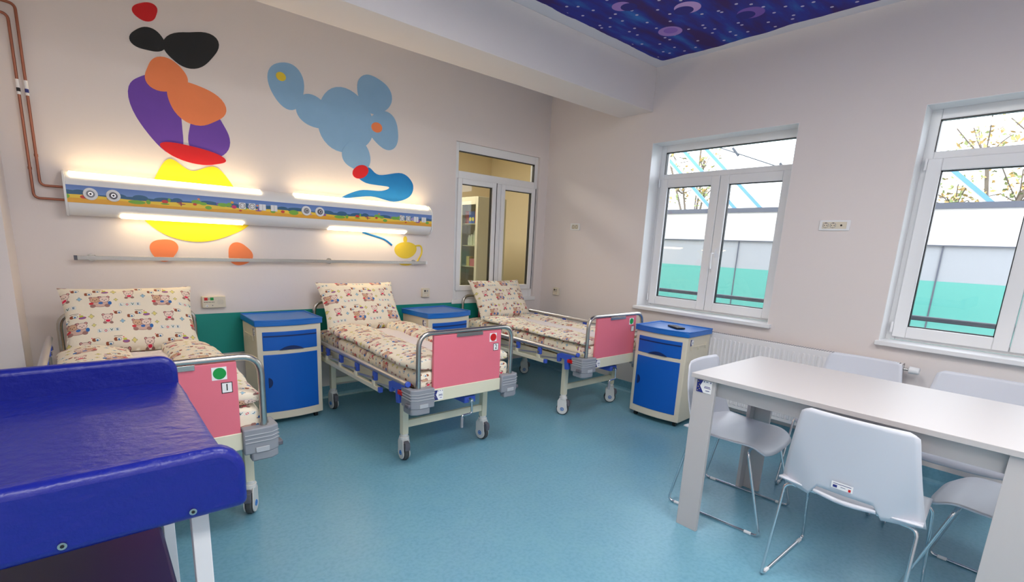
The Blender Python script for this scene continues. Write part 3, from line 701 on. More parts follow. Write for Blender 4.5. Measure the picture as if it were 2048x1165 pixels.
sockplate((0, -2.90, 1.617), -PI / 2, 2, .19, 'white triple socket plate on the wall between the two windows', True)
sockplate((0.012, -.47, 1.60), -PI / 2, 2, .13, 'small double socket on the side wall above the third bed', False)

# ------------------------------------------------------------------ bedding helpers
def superslab(name, w, l, z0, h, mt, parent, n=5.0, ex=0.04, amp=0.004, nf=6.0, zf=None, xf=None, seed=0.0, na=40, nl=60, uoff=(0, 0), pe=6):
    """closed soft slab: superellipse cross-section swept along y from -l/2 to l/2"""
    V = []; UV = []; F = []
    per = []
    tot = 0; prev = None
    for k in range(na):
        a = 2 * PI * k / na
        c, s_ = math.cos(a), math.sin(a)
        x = math.copysign(abs(c) ** (2 / n), c) * w / 2; z = math.copysign(abs(s_) ** (2 / n), s_) * h / 2
        if prev: tot += math.dist(prev, (x, z))
        prev = (x, z); per.append((x, z, tot))
    for j in range(nl + 1):
        t = -1 + 2 * j / nl
        t = math.copysign(1 - (1 - abs(t)) ** 2.0, t)
        e = max(0.0, 1 - abs(t) ** pe) ** (1 / pe) if abs(t) < 1 else 0.0
        y = t * l / 2
        vv = y + math.copysign((1 - e) * h / 2, t)
        sx = 1 - ex / (w / 2) * (1 - e); sz = 0.12 + 0.88 * e
        for x, z, u in per:
            X = x * sx; Z = z0 + h / 2 + z * sz
            q = Vector((X * nf, y * nf, z * nf + seed))
            d = noise.noise(q) * amp + noise.noise(q * 2.7) * amp * .5
            if xf: X = xf(X, y)
            if zf: Z += zf(X, y, z / (h / 2))
            V.append((X + d * (1 if abs(x) > w * .35 else 0), y, Z + d)); UV.append((u + uoff[0], vv + uoff[1]))
    for j in range(nl):
        for k in range(na):
            F.append((j * na + k, j * na + (k + 1) % na, (j + 1) * na + (k + 1) % na, (j + 1) * na + k))
    F.append(tuple(range(na))[::-1]); F.append(tuple(range(nl * na, (nl + 1) * na)))
    me = bpy.data.meshes.new(name); me.from_pydata(V, [], F); me.materials.append(mt)
    ul = me.uv_layers.new(name='UVMap')
    for poly in me.polygons:
        poly.use_smooth = True
        us = [me.loops[i].vertex_index for i in poly.loop_indices]
        wrap = any(UV[v][0] - uoff[0] > tot * .7 for v in us) and any(UV[v][0] - uoff[0] < tot * .3 for v in us)
        for i in poly.loop_indices:
            u, v = UV[me.loops[i].vertex_index]
            if wrap and u - uoff[0] < tot * .3: u += tot
            ul.data[i].uv = (u, v)
    me.polygons[-1].use_smooth = me.polygons[-2].use_smooth = False
    o = bpy.data.objects.new(name, me); COL.objects.link(o); o.parent = parent
    return o
def pillow(w, hgt, th, mt, label, loc, lean, rz=0, seed=0, uoff=(0, 0), group='print pillows on the beds'):
    N, M = 44, 32; V = []; UV = []; F = []
    for side in (1, -1):
        for j in range(M + 1):
            for i in range(N + 1):
                s_ = -1 + 2 * i / N; t = -1 + 2 * j / M
                prof_ = (max(0, 1 - abs(s_) ** 3.2)) ** .55 * (max(0, 1 - abs(t) ** 3.0)) ** .55
                pin = 1 - .085 * (1 - abs(s_) ** 2) * (abs(t) ** 3); pin2 = 1 - .075 * (1 - abs(t) ** 2) * (abs(s_) ** 3)
                x = s_ * w / 2 * pin2; y = t * hgt / 2 * pin
                q = Vector((x * 7, y * 7, seed)); nn = noise.noise(q) * .014 + noise.noise(q * 2.3) * .006
                # gathers radiating from the corners
                cr_ = abs(s_ * t) ** 3 * math.sin((abs(s_) - abs(t)) * 40) * .006
                z = side * (prof_ * (th / 2 + nn) + cr_ * (1 - abs(s_ * t)) ** .3)
                V.append((x, y, z)); UV.append((x + w / 2 + uoff[0], y + hgt / 2 + uoff[1]))
    K = (N + 1) * (M + 1)
    for sd in (0, 1):
        for j in range(M):
            for i in range(N):
                a = sd * K + j * (N + 1) + i
                q = (a, a + 1, a + N + 2, a + N + 1)
                F.append(q if sd == 0 else q[::-1])
    ed = [i for i in range(N + 1)] + [j * (N + 1) + N for j in range(1, M + 1)] + [M * (N + 1) + i for i in range(N - 1, -1, -1)] + [j * (N + 1) for j in range(M - 1, 0, -1)]
    for a, b_ in zip(ed, ed[1:] + ed[:1]): F.append((a, a + K, b_ + K, b_))
    o = obj('pillow', V, F, mt, None, smooth=180, uvs=UV)
    o.location = loc; o.rotation_euler = (lean, 0, rz)
    return tag(o, label, 'pillow', group)

# ------------------------------------------------------------------ hospital beds
def sticker(parent, loc, rot, w=.062, hgt=.055, name='eu_sticker'):
    """navy flag corner with small stars and lines of fine print; local x right, y up, z out"""
    o = MB().box(-w / 2, w / 2, -hgt / 2, hgt / 2, 0, .0008).build(name, WHITEP, parent); o.location = loc; o.rotation_euler = rot
    MB().prism([(-w / 2, -hgt / 2), (-w * .02, -hgt / 2), (-w * .28, hgt * .02), (-w * .1, hgt / 2), (-w / 2, hgt / 2)], 'z', .0008, .0013).build('sticker_flag', NAVY, o)
    q = MB()
    for k, (a, b_) in enumerate(((-.42, .34), (-.32, .12), (-.40, -.08), (-.30, -.24), (-.42, -.38))): q.cyl((a * w, b_ * hgt, .0013), (a * w, b_ * hgt, .0016), w * .028, 6)
    q.build('sticker_stars', YEL, o)
    q = MB()
    for k, (a, b_, y) in enumerate(((.02, .40, .0), (.0, .44, -.10), (.12, .38, -.32), (.10, .24, .40))): q.box(a * w, b_ * w, y * hgt, (y + .05) * hgt, .0008, .0012)
    q.box(-.06 * w, .0 * w, .36 * hgt, .46 * hgt, .0008, .0012); q.box(.38 * w, .44 * w, .36 * hgt, .46 * hgt, .0008, .0012)
    q.build('sticker_print', NAVY, o)
    return o

def caster(parent, x, y, turn):
    r = bpy.data.objects.new('caster', None)
    R_ = .052
    q = MB()
    for s in (-1, 1):      # two white shields
        pts = [(R_ * .84 * math.cos(a), R_ + R_ * .84 * math.sin(a)) for a in [(-200 + k * 14) * PI / 180 for k in range(17)]]
        pts = pts + [(.034, .122), (.026, .146), (-.028, .146), (-.043, .12)]
        q.prism([(p[0], p[1]) for p in pts], 'x', s * .018, s * .024)
    q.cyl((0, 0, .138), (0, 0, .160), .031, 20); q.cyl((0, 0, .160), (0, 0, .178), .024, 20)
    q.box(-.02, .02, -.03, .026, .118, .144)
    h_ = q.build('caster', CASTW, parent, bevel=.0015)
    h_.location = (x, y, 0); h_.rotation_euler = (0, 0, turn)
    MB().cyl((-.0145, 0, R_), (.0145, 0, R_), R_, 32).build('wheel', RUBBER, h_, bevel=.006)
    for s in (-1, 1):
        q = MB(); q.tube([(s * .0245, .0135 * math.cos(a * PI / 8), R_ + .0135 * math.sin(a * PI / 8)) for a in range(16)], .0030, 6, closed=True)
        q.build('hub_ring', mat_hub, h_, smooth=60)
        MB().cyl((s * .0235, 0, R_), (s * .0258, 0, R_), .006, 14).build('hub_cap', mat_hub, h_)
    q = MB(); q.prism([(.028, .136), (.056, .126), (.062, .104), (.057, .076), (.042, .084), (.034, .11)], 'x', -.016, .016)
    q.build('brake_pedal', GREYD, h_, bevel=.003)
    return h_
mat_hub = mat('hub_blue', (40, 120, 200), .4)

def make_bed(cx, cy, no, label, left, right):
    bed = thing('hospital_bed', label, 'bed', (cx, cy, 0), 0, 'children ward hospital beds')
    HB, FB = .84, -.83     # head and foot tube planes
    for end, y, s in (('headboard', HB, 1), ('footboard', FB, -1)):
        hz = .862 if end == 'footboard' else .852
        q = MB(); q.tube([(-.348, y, .50), (-.348, y, hz), (.348, y, hz), (.348, y, .50)], .0145, 14, fil=.085)
        fr = q.build(end, STEEL, bed, smooth=60)
        pw, pz = (.252, hz - .016) if end == 'footboard' else (.14, .68)
        MB().box(-pw, pw, y - .010, y + .010, .526, pz).build('panel', PINK, fr, bevel=.002)
        MB().box(-.256, .256, y - .014, y + .014, .448, .527).build('lower_rail', IVORY, fr, bevel=.003)
        if end == 'footboard': MB().box(-.095, .100, y + s * .010, y + s * .016, hz - .034, hz - .012).build('clip_strip', STEEL, fr, bevel=.001)
        for sx in (-1, 1):
            # corner bumper
            P = [(.256, y + .02), (.256, y + s * .034), (.37, y + s * .034), (.405, y + s * .012), (.405, y - s * .10), (.385, y - s * .105), (.37, y - s * .02), (.30, y - s * .02)]
            P = [(sx * a, b_) for a, b_ in P]
            P[0] = (sx * .256, y - s * .02)
            b_ = MB().prism(P, 'z', .425, .542).build('bumper', GREYP, bed, bevel=.006)
            q = MB(); q.prism([(sx * .285, y + s * .032), (sx * .368, y + s * .033), (sx * .402, y + s * .011), (sx * .402, y - s * .08), (sx * .36, y - s * .05), (sx * .285, y - s * .015)], 'z', .388, .432)
            q.build('bumper_skirt', GREYP, b_, bevel=.008)
            q = MB()
            for z in (.480, .497, .514):
                q.tube([(sx * .262, y + s * .035, z), (sx * .37, y + s * .035, z), (sx * .406, y + s * .013, z), (sx * .406, y - s * .09, z)], .0022, 6)
            q.build('bumper_rib', mat_rib, b_, smooth=60)
            if sx * 1 > 0: q = MB().box(sx * .39, sx * .39 + .034 * 1, y - s * .035, y + s * .012, .432, .456)
            else: q = MB().box(sx * .39 - .03, sx * .39, y - s * .035, y + s * .012, .432, .456)
            q.build('lock_latch', GREYD, b_, bevel=.006)
            if end == 'footboard':
                MB().box(sx * .33 - .028, sx * .33 + .028, y - .039, y - .0345, .430, .455).build('lock_latch', mat_rib, b_, bevel=.003)
    # stickers on the foot end
    f = [c for c in bed.children if c.name.startswith('footboard')][0]
    yy = FB - .0105
    q = MB().box(.158, .214, yy - .0008, yy, .775, .830).build('marker_card', WHITEP, f)
    if no != 3:
        MB().cyl((.187, yy - .0016, .8025), (.187, yy - .0006, .8025), .0245, 32).build('marker_dot', GREEN if no == 1 else RED, f)
    else:
        MB().cyl((.187, yy - .0016, .8025), (.187, yy - .0006, .8025), .0245, 32).build('marker_dot', GREEN, f)
    MB().box(.190, .232, yy - .0008, yy, .715, .762).build('number_card', INK, f)
    MB().box(.193, .229, yy - .0012, yy, .718, .759).build('number_card', WHITEP, f)
    if no in (1, 2): text('bed_number', str(no), .042, INK, f, (.211, yy - .0014, .7385), (PI / 2, 0, 0))
    if no != 1: sticker(f, (-.218, FB - .0145, .488), (PI / 2, 0, 0), .064, .06)
    # frame
    for sx in (-1, 1): MB().box(sx * .33 - .02, sx * .33 + .02, -.80, .80, .445, .507).build('side_rail', IVORY, bed, bevel=.003)
    MB().box(-.31, .31, -.79, .79, .485, .505).build('mattress_deck', IVORY, bed, bevel=.002)
    for sy, y in ((-1, -.585), (1, .59)):
        for sx in (-1, 1):
            MB().box(sx * .315 + .012 - .021, sx * .315 + .012 + .021, y - .021, y + .021, .174, .45).build('leg', IVORY, bed, bevel=.004)
            caster(bed, sx * .315 + .012, y, math.radians({1: 150, 2: 186, 3: 221}[no] + sx * 6 + sy * 5))
        MB().box(-.312, .312, y - .012, y + .012, .216, .264).build('crossbar', IVORY, bed, bevel=.003)
    # crank
    ck = MB().box(.0, .085, FB + .02, FB + .16, .385, .428).build('crank_housing', LBLUE, bed, bevel=.004)
    q = MB(); q.cyl((.035, FB + .06, .405), (.035, FB - .01, .405), .015); q.tube([(.035, FB + .01, .415), (.035, FB - .008, .41), (.035, FB - .012, .325), (-.04, FB - .012, .322), (-.04, FB - .012, .30)], .0065, 10, fil=.015)
    q.build('crank', CHROME, ck, smooth=60)
    MB().cyl((-.04, FB - .012, .31), (-.04, FB - .012, .245), .009).build('crank_grip', GREYP, ck, smooth=60)
    # side guards
    for sx, mode in ((-1, left), (1, right)):
        X = sx * (.39 if mode != 'low' else .36); z = {'down': .562, 'mid': .695, 'up': .745, 'low': .505}[mode]
        ya, yb = -.775, .62
        bar_ = MB().box(X - .012, X + .012, -.42, .72, .425, .455).build('guard_base', IVORY, bed, bevel=.002)
        MB().box(X - .013, X + .013, -.445, -.42, .423, .457).build('base_cap', LBLUE, bar_, bevel=.003)
        MB().cyl((X, ya, z), (X, yb, z), .0165, 16).build('guard_rail', ALU, bed, smooth=40)
        g_ = [c for c in bed.children if c.name.startswith('guard_rail')][-1]
        MB().cyl((X, ya - .016, z), (X, ya, z), .0175, 16).build('rail_cap', LBLUE, g_, bevel=.003)
        for k, y in enumerate((-.36, -.085, .19, .445, .60)):
            yt = y if mode in ('down', 'low') else y - .08
            br = MB().box(X - .012 * 1, X + .012, yt - .018, yt + .018, z - .075 if mode in ('down', 'low') else z - .05, z - .016).build('guard_bracket', LBLUE, bed, bevel=.004)
            MB().cyl((X - .016, yt + .004, z - .055 if mode in ('down', 'low') else z - .038), (X + .016, yt + .004, z - .055 if mode in ('down', 'low') else z - .038), .010).build('pivot', GREYD, br, smooth=40)
            MB().box(X - .014, X + .014, y - .014 + .01, y + .014 + .01, .45, .487).build('link_foot', IVORY, bed, bevel=.002)
            if mode in ('down', 'low'): MB().bar((X, y + .01, .47), (X, y - .235, .495), .006, .012).build('link_rod', ALU, bed)
            else: MB().bar((X, y + .01, .47), (X, yt, z - .03), .006, .014).build('link_rod', ALU, bed)
        if mode == 'down':
            q = MB(); q.prism([(-.765, z - .01), (-.76, z - .035), (-.70, z - .05), (-.70, z - .135), (-.665, z - .14), (-.655, z - .06), (-.61, z - .055), (-.60, z - .09), (-.575, z - .09), (-.57, z - .03), (-.62, z - .012)], 'x', X - .014, X + .014)
            lt = q.build('guard_latch', LBLUE, bed, bevel=.003)
            MB().box(X - .018 if sx < 0 else X - .010, X + .010 if sx < 0 else X + .018, -.745, -.69, z - .078, z - .050).build('release_button', RED, lt, bevel=.003)
    return bed
mat_rib = mat('bumper_rib_grey', (176, 180, 186), .4)

BEDS = [(-3.855, -1.045, 1, 'hospital bed behind the blue changing table, pink footboard with green dot and number 1', 'up', 'low'),
        (-2.295, -.92, 2, 'middle hospital bed with pink footboard bearing a red dot and number 2', 'down', 'low'),
        (-.775, -.875, 3, 'hospital bed in the far corner below the hatch window, pink footboard half behind a cabinet', 'down', 'mid')]
ORD = {1: 'bed behind the blue changing table', 2: 'middle bed with the red dot', 3: 'far corner bed below the hatch window'}
for cx, cy, no, lab, le, ri in BEDS:
    make_bed(cx, cy, no, lab, le, ri)
    mt_ = superslab('mattress', .69, 1.625, .506, .13, BEDP, None, n=6, ex=.03, amp=.004, seed=no * 3.1, uoff=(no * .13, no * .07), pe=10)
    mt_.location = (cx, cy - .002, 0); tag(mt_, 'cream teddy-bear print mattress cover on the ' + ORD[no], 'mattress', 'print mattresses on the beds')
    # quilt: two thick folds meeting over a white lining
    qt = thing('quilt', 'folded teddy-bear print quilt with white lining on the ' + ORD[no], 'quilt', (cx, cy - .165, 0), 0, 'folded quilts on the beds')
    def lump(s0):
        def zf(X, y, k):
            top = max(0, k)
            return top * ((.008 if no == 3 else .022) * math.exp(-((X - s0 * .22) / .12) ** 2) + .012 * math.sin(y * 9 + s0 * 2 + X * 8) * .6) + (.03 * max(0, (y - .38)) if True else 0)
        return zf
    a_ = superslab('quilt_fold', .32, 1.29, .634, (.042 if no == 3 else .055), BEDP, qt, n=3.2, ex=.03, amp=.008, nf=5, zf=lump(-1), xf=lambda X, y: X - .205 + .012 * math.sin(y * 5), seed=no, na=36, nl=70, uoff=(no * .2, .03), pe=12)
    a_ = superslab('quilt_fold', .25, 1.29, .634, (.042 if no == 3 else .055), BEDP, qt, n=3.2, ex=.03, amp=.008, nf=5, zf=lump(1), xf=lambda X, y: X + .238 + .012 * math.sin(y * 4 + 1), seed=no + 9, na=36, nl=70, uoff=(no * .33, .08), pe=12)
    superslab('quilt_lining', .36, 1.25, .634, .032, LINING, qt, n=3, ex=.02, amp=.007, nf=6, xf=lambda X, y: X + .02, seed=no + 5, na=30, nl=50, pe=12)
    yaw_ = {1: .0, 2: 0.0, 3: 0.0}[no]
    pillow(.67, .45, .165, BEDP, 'puffy bear print pillow leaning on the ' + ORD[no], (cx + {1: .0, 2: -.02, 3: .0}[no], cy + {1: .65, 2: .66, 3: .66}[no], .825), math.radians(57), yaw_, no * 4.0, (no * .11, no * .05))

# ------------------------------------------------------------------ bedside cabinets
def make_cabinet(label, loc, rz):
    c = thing('bedside_cabinet', label, 'cabinet', loc, rz, 'blue bedside cabinets')
    hw, yf, yb, z0, z1 = .225, -.19, .19, .045, .745
    def arc(y, amp, x0, x1, n=14): return [(x0 + (x1 - x0) * k / n, y - amp * (1 - ((x0 + (x1 - x0) * k / n) / hw) ** 2)) for k in range(n + 1)]
    fr = arc(yf, .03, -hw, hw)
    MB().prism(fr + [(hw, yb), (-hw, yb)], 'z', z0, z1).build('cabinet_body', IVPL, c, bevel=.005)
    fr2 = arc(yf - .012, .032, -hw - .012, hw + .012)
    MB().prism(fr2 + [(hw + .012, yb + .006), (-hw - .012, yb + .006)], 'z', z1 - .004, z1 + .034).build('top_tray', BLUET, c, bevel=.005)
    tr = [t for t in c.children if t.name.startswith('top_tray')][-1]
    q = MB(); P = fr2 + [(hw + .012, yb + .006), (-hw - .012, yb + .006)]
    q.tube([(x * .985, y * .985, z1 + .036) for x, y in P], .006, 8, closed=True); q.build('tray_lip', BLUET, tr, smooth=60)
    def front(name, za, zb_, mt, x0=-.19, x1=.19, off=.004, par=c, am=.03):
        return MB().prism(arc(yf - off, am, x0, x1) + [(x1, yf + .01), (x0, yf + .01)], 'z', za, zb_).build(name, mt, par, bevel=.003)
    d = front('drawer', .565, .70, BLUEP)
    MB().prism(arc(yf - .007, .030, -.185, .185) + [(.185, yf - .02 + .014), (-.185, yf - .02 + .014)], 'z', .664, .673).build('drawer_groove', DKBLUE, d)
    zz = [(x, .566 + .028 * (1 - (x / .085) ** 2)) for x in [-.085 + .17 * k / 12 for k in range(13)]]
    q = MB(); q.prism(zz, 'y', yf - .038, yf - .01); q.build('drawer_pull', DKBLUE, d)
    dd = front('cabinet_door', .105, .535, BLUEP)
    hz = .33; hp = [(-.165, hz - .037)] + [(-.165 + .028 * math.cos(a), hz + .037 * math.sin(a)) for a in [(-80 + 20 * k) * PI / 180 for k in range(9)]] + [(-.165, hz + .037)]
    q = MB(); q.prism(hp, 'y', yf - .024, yf - .004); q.build('door_pull', DKBLUE, dd)
    # side bracket for a fold-away board
    for s in (-1, 1):
        q = MB(); x = s * (hw + .001)
        q.box(min(x, x + s * .004), max(x, x + s * .004), -.12, .13, .652, .662); q.box(min(x, x + s * .006), max(x, x + s * .006), -.12, -.11, .63, .68); q.box(min(x, x + s * .006), max(x, x + s * .006), .12, .13, .63, .68)
        q.cyl((x, 0, .64), (x + s * .006, 0, .64), .011); q.build('side_bracket', IVPL, c, bevel=.001)
    for sx in (-1, 1):
        for sy in (-1, 1):
            q = MB(); q.cyl((sx * .18 - .012, sy * .15, .02), (sx * .18 + .012, sy * .15, .02), .02, 18); q.cyl((sx * .18, sy * .15, .03), (sx * .18, sy * .15, .05), .014); q.build('castor', BLACK, c, bevel=.002)
    return c
c0 = make_cabinet('blue bedside cabinet between the bed with green dot and the middle bed', (-2.953, -.262, 0), 0)
sticker(c0, (-.2255 - .0005, -.135, .695), (PI / 2, 0, -PI / 2), .05, .05)
c1 = copy_tree(c0); c1.location = (-1.668, -.395, 0); c1.rotation_euler = (0, 0, math.radians(5)); c1['label'] = 'blue bedside cabinet behind the middle bed, under the small call unit'
c2 = copy_tree(c0); c2.location = (-.362, -1.978, 0); c2.rotation_euler = (0, 0, math.radians(-87)); c2['label'] = 'blue bedside cabinet under the window with a dark phone on top'
for ch in list(c2.children):
    if ch.name.startswith('eu_sticker'):
        ch.location = (.2265, -.12, .695); ch.rotation_euler = (PI / 2, 0, PI / 2)
ph = thing('mobile_phone', 'dark mobile phone lying on the bedside cabinet under the window', 'phone', (-.40, -2.02, .781), math.radians(60))
MB().box(-.075, .075, -.037, .037, 0, .012).build('phone_body', BLACK, ph, bevel=.003); MB().box(-.07, .07, -.033, .033, .012, .0128).build('phone_screen', mat('phone_screen', (40, 46, 50), .1), ph)

# ------------------------------------------------------------------ table
TX0, TX1, TY0, TY1, TZ = -1.825, -1.062, -4.195, -2.962, .81
tb = thing('dining_table', 'white laminate table with broad panel legs in front of the radiator', 'table', ((TX0 + TX1) / 2, (TY0 + TY1) / 2, 0))
hx, hy = (TX1 - TX0) / 2, (TY1 - TY0) / 2
MB().box(-hx, hx, -hy, hy, TZ - .022, TZ).build('tabletop', LAM, tb, bevel=.0015)
q = MB(); q.box(-hx + .045, hx - .045, -hy + .03, -hy + .046, TZ - .10, TZ - .022); q.box(-hx + .045, hx - .045, hy - .046, hy - .03, TZ - .10, TZ - .022)
q.box(-hx + .045, -hx + .061, -hy + .03, hy - .03, TZ - .10, TZ - .022); q.box(hx - .061, hx - .045, -hy + .03, hy - .03, TZ - .10, TZ - .022); q.build('apron', LAM, tb, bevel=.001)
for sx in (-1, 1):
    for sy in (-1, 1):
        q = MB(); e = .012; t = .02; L_ = .108
        xa, xb = hx - e, hx - e - t
        ya, yb = hy - e, hy - e - L_
        q.box(min(sx * xa, sx * xb), max(sx * xa, sx * xb), min(sy * ya, sy * yb), max(sy * ya, sy * yb), 0, TZ - .022)
        xc = hx - e - t - .06; yd = hy - e - t
        q.box(min(sx * xb, sx * xc), max(sx * xb, sx * xc), min(sy * ya, sy * yd), max(sy * ya, sy * yd), 0, TZ - .022)
        q.build('leg', LAM, tb, bevel=.0012)
sticker(tb, (-hx + .012 - .0008, hy - .066, .752), (PI / 2, 0, -PI / 2), .075, .06)

# ------------------------------------------------------------------ chairs
def chair_shell():
    # seat sheet
    NX, NY = 20, 22; V = []; F = []
    for j in range(NY + 1):
        t = j / NY                      # 0 rear .. 1 front
        y = -.205 + .43 * t
        hwid = .243 - .035 * t - (0.018 * max(0, (t - .9) / .1) ** 2.2)
        for i in range(NX + 1):
            s_ = -1 + 2 * i / NX
            z = .452 + .012 * (s_ ** 2) * (1 - t * .6) - .012 * math.sin(PI * t) - (.045 * max(0, (t - .72) / .28) ** 2)
            yy = y - .022 * max(0, t - .8) / .2 * (abs(s_) ** 4)
            V.append((s_ * hwid, yy, z))
    for j in range(NY):
        for i in range(NX):
            a = j * (NX + 1) + i; F.append((a, a + 1, a + NX + 2, a + NX + 1))
    V2 = []; F2 = []
    NZ = 20
    for j in range(NZ + 1):
        t = j / NZ
        for i in range(NX + 1):
            s_ = -1 + 2 * i / NX
            # lower edge: deep wings at the sides, raised slot in the middle
            zl = .436 if abs(s_) > .42 else .486
            if .38 < abs(s_) <= .46: zl = .436 if abs(s_) > .42 else .486
            z = zl + (.803 - zl) * t
            f = (z - .436) / (.803 - .436)
            hwid = .246 - .060 * f - (.012 * max(0, (f - .93) / .07) ** 2)
            if abs(s_) > .98 and f > .97: z -= .008
            wing = max(0, abs(s_) - .45 - .5 * f) * max(0, 1 - f * 1.4)
            y = -.198 - .045 * f - .022 * (1 - s_ * s_) + .10 * wing - .0 * f
            V2.append((s_ * hwid, y, z))
    for j in range(NZ):
        for i in range(NX):
            a = j * (NX + 1) + i; F2.append((a, a + 1, a + NX + 2, a + NX + 1))
    return V, F, V2, F2
def make_chair(label, loc, rz):
    c = thing('stacking_chair', label, 'chair', loc, rz, 'white chairs around the table')
    V, F, V2, F2 = chair_shell()
    obj('seat', V, F, SHELL, c, smooth=60, solid=.008)
    bk = obj('backrest', V2, F2, SHELL, c, smooth=50, solid=.007)
    # rear lip under the slot
    q = MB(); q.tube([(-.105, -.213, .462), (0, -.228, .452), (.105, -.213, .462)], .010, 10, fil=.08); q.build('seat_rear_lip', SHELL, c, smooth=60)
    st = MB().box(-.042, .030, -.2465, -.2455, .512, .538).build('eu_sticker', WHITEP, bk)
    MB().box(-.036, -.022, -.2472, -.2462, .516, .526).build('sticker_flag', NAVY, st); MB().box(.016, .024, -.2472, -.2462, .514, .524).build('sticker_mark', RED, st)
    q = MB(); q.box(-.036, .024, -.2471, -.2463, .531, .533); q.box(-.01, .006, -.2471, -.2463, .522, .5235); q.build('sticker_print', NAVY, st)
    for s in (-1, 1):
        x = s * .235
        q = MB()
        q.tube([(s * .10, -.150, .428), (x * .97, -.160, .428), (x, -.245, .0065), (x, .245, .0065), (x * .95, .130, .420), (s * .10, .125, .424)], .0068, 10, fil=.032)
        fr = q.build('sled_frame', CHROME, c, smooth=60)
        for y in (-.19, .19): MB().cyl((x, y - .017, .0065), (x, y + .017, .0065), .0082).build('floor_glide', PVC, fr, smooth=60)
    return c
ch0 = make_chair('white chair seen from behind, at the near long side of the table', (-1.655, -3.675, 0), -PI / 2)
def place(x, y, rz, label):
    c = copy_tree(ch0); c.location = (x, y, 0); c.rotation_euler = (0, 0, rz); c['label'] = label; return c
place(-1.385, -3.045, PI + math.radians(4), 'white chair tucked under the table end nearest the bedside cabinet')
place(-.655, -3.33, PI / 2 + math.radians(3), 'white chair behind the table in front of the radiator valve')
place(-.66, -3.875, PI / 2 + math.radians(4), 'white chair behind the table against the bare wall, right of the radiator')
place(-1.285, -4.10, math.radians(-3), 'white chair tucked under the far right end of the table, beside its leg')

# ------------------------------------------------------------------ radiator
rd = thing('radiator', 'white ribbed panel radiator on the wall under the windows', 'radiator', (0, -2.70, 0))
y0, y1, z0, z1 = -.755, .755, .16, .748
MB().box(-.115, -.105, y0, y1, z0, z1).build('front_panel', RAD, rd, bevel=.004)
q = MB(); n_ = 44
for k in range(n_):
    y = y0 + .03 + (y1 - y0 - .06) * k / (n_ - 1); q.box(-.1215, -.114, y - .009, y + .009, z0 + .03, z1 - .04)
q.build('ribs', RAD, rd, bevel=.004); bpy.data.objects[q and 'ribs']['kind'] = 'stuff'
MB().box(-.06, -.05, y0, y1, z0, z1).build('rear_panel', RAD, rd)
q = MB(); q.box(-.115, -.05, y0, y0 + .004, z0, z1); q.box(-.115, -.05, y1 - .004, y1, z0, z1); q.build('side_cover', RAD, rd)
gr = MB().box(-.112, -.053, y0, y1, z1 - .006, z1 - .001).build('top_grille', RAD, rd)
q = MB()
for k in range(90):
    y = y0 + .02 + k * (y1 - y0 - .04) / 89; q.box(-.104, -.06, y - .003, y + .003, z1 - .0012, z1 + .0004)
q.build('grille_slots', GREYD, gr)['kind'] = 'stuff'
q = MB(); q.cyl((-.08, y0 - .0, .715), (-.08, y0 - .03, .715), .008); q.build('valve_stem', STEEL, rd, smooth=40)
q = MB(); q.cyl((-.08, y0 - .03, .715), (-.08, y0 - .085, .715), .025, 20, .021); q.build('valve_head', PVC, rd, bevel=.005)
for y in (-.5, .5): MB().box(-.05, -.003, y - .02, y + .02, .3, .6).build('wall_bracket', RAD, rd)

# ------------------------------------------------------------------ changing table in the foreground
ct = thing('changing_table', 'baby changing table with padded royal blue top and white legs in the foreground', 'table', (-4.36, -2.73, 0))
def roundboard(x0, x1, z0, z1, y0, y1, r, rb=.02):
    P = [(x0, z0), (x1, z0)] + [(x1 - r + r * math.cos(a), z1 - r + r * math.sin(a)) for a in [k * PI / 16 for k in range(9)]] + [(x0, z1)]
    return MB().prism(P, 'y', y0, y1)
XR, XLf = .502, -.52
pad = superslab('padded_top', 1.02, .86, .862, .05, PADB, ct, n=9, ex=.006, amp=.0015, nf=9, na=60, nl=40, pe=14)
pad.location = (-.01, -.0, 0)
roundboard(XLf, XR + .004, .855, .985, -.435, -.39, .055).build('side_board', PADB, ct, bevel=.016, seg=4)
roundboard(XLf, XR - .002, .875, .992, .39, .435, .05).build('side_board', PADB, ct, bevel=.016, seg=4)
for x, z in ((.412, .8755), (.232, .8755)):
    o = MB().cyl((x, -.4365, z), (x, -.4395, z), .0062, 16).build('screw_cap', STEEL, ct, smooth=40)
    MB().cyl((x, -.4405, z), (x, -.4385, z), .003, 6).build('screw_hole', BLACK, o)
for x in (.430, -.47):
    for y in (-.36, .34):
        MB().box(x - .015, x + .015, y - .015, y + .015, 0.0, .862).build('leg', ENAMEL, ct, bevel=.002)
for y in (-.36, .34): MB().box(-.455, .415, y - .012, y + .012, .40, .43).build('shelf_rail', ENAMEL, ct, bevel=.002)
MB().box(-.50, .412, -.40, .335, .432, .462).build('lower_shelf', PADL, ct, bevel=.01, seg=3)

# ------------------------------------------------------------------ added ceiling fill panels (unseen, above the frame)
for k, (lx, ly) in enumerate(FILL_POS):
    t_ = thing('ceiling_fill_panel', ['added unseen ceiling fill panel above the table', 'added unseen ceiling fill panel behind the table', 'added unseen ceiling fill panel behind the changing table'][k], 'lamp', (lx, ly, 2.972))
    MB().box(-.6, .6, -.3, .3, -.07, 0).build('fill_housing', PVC, t_, bevel=.004); MB().box(-.57, .57, -.27, .27, -.076, -.07).build('fill_diffuser', FILL_GLOW, t_)

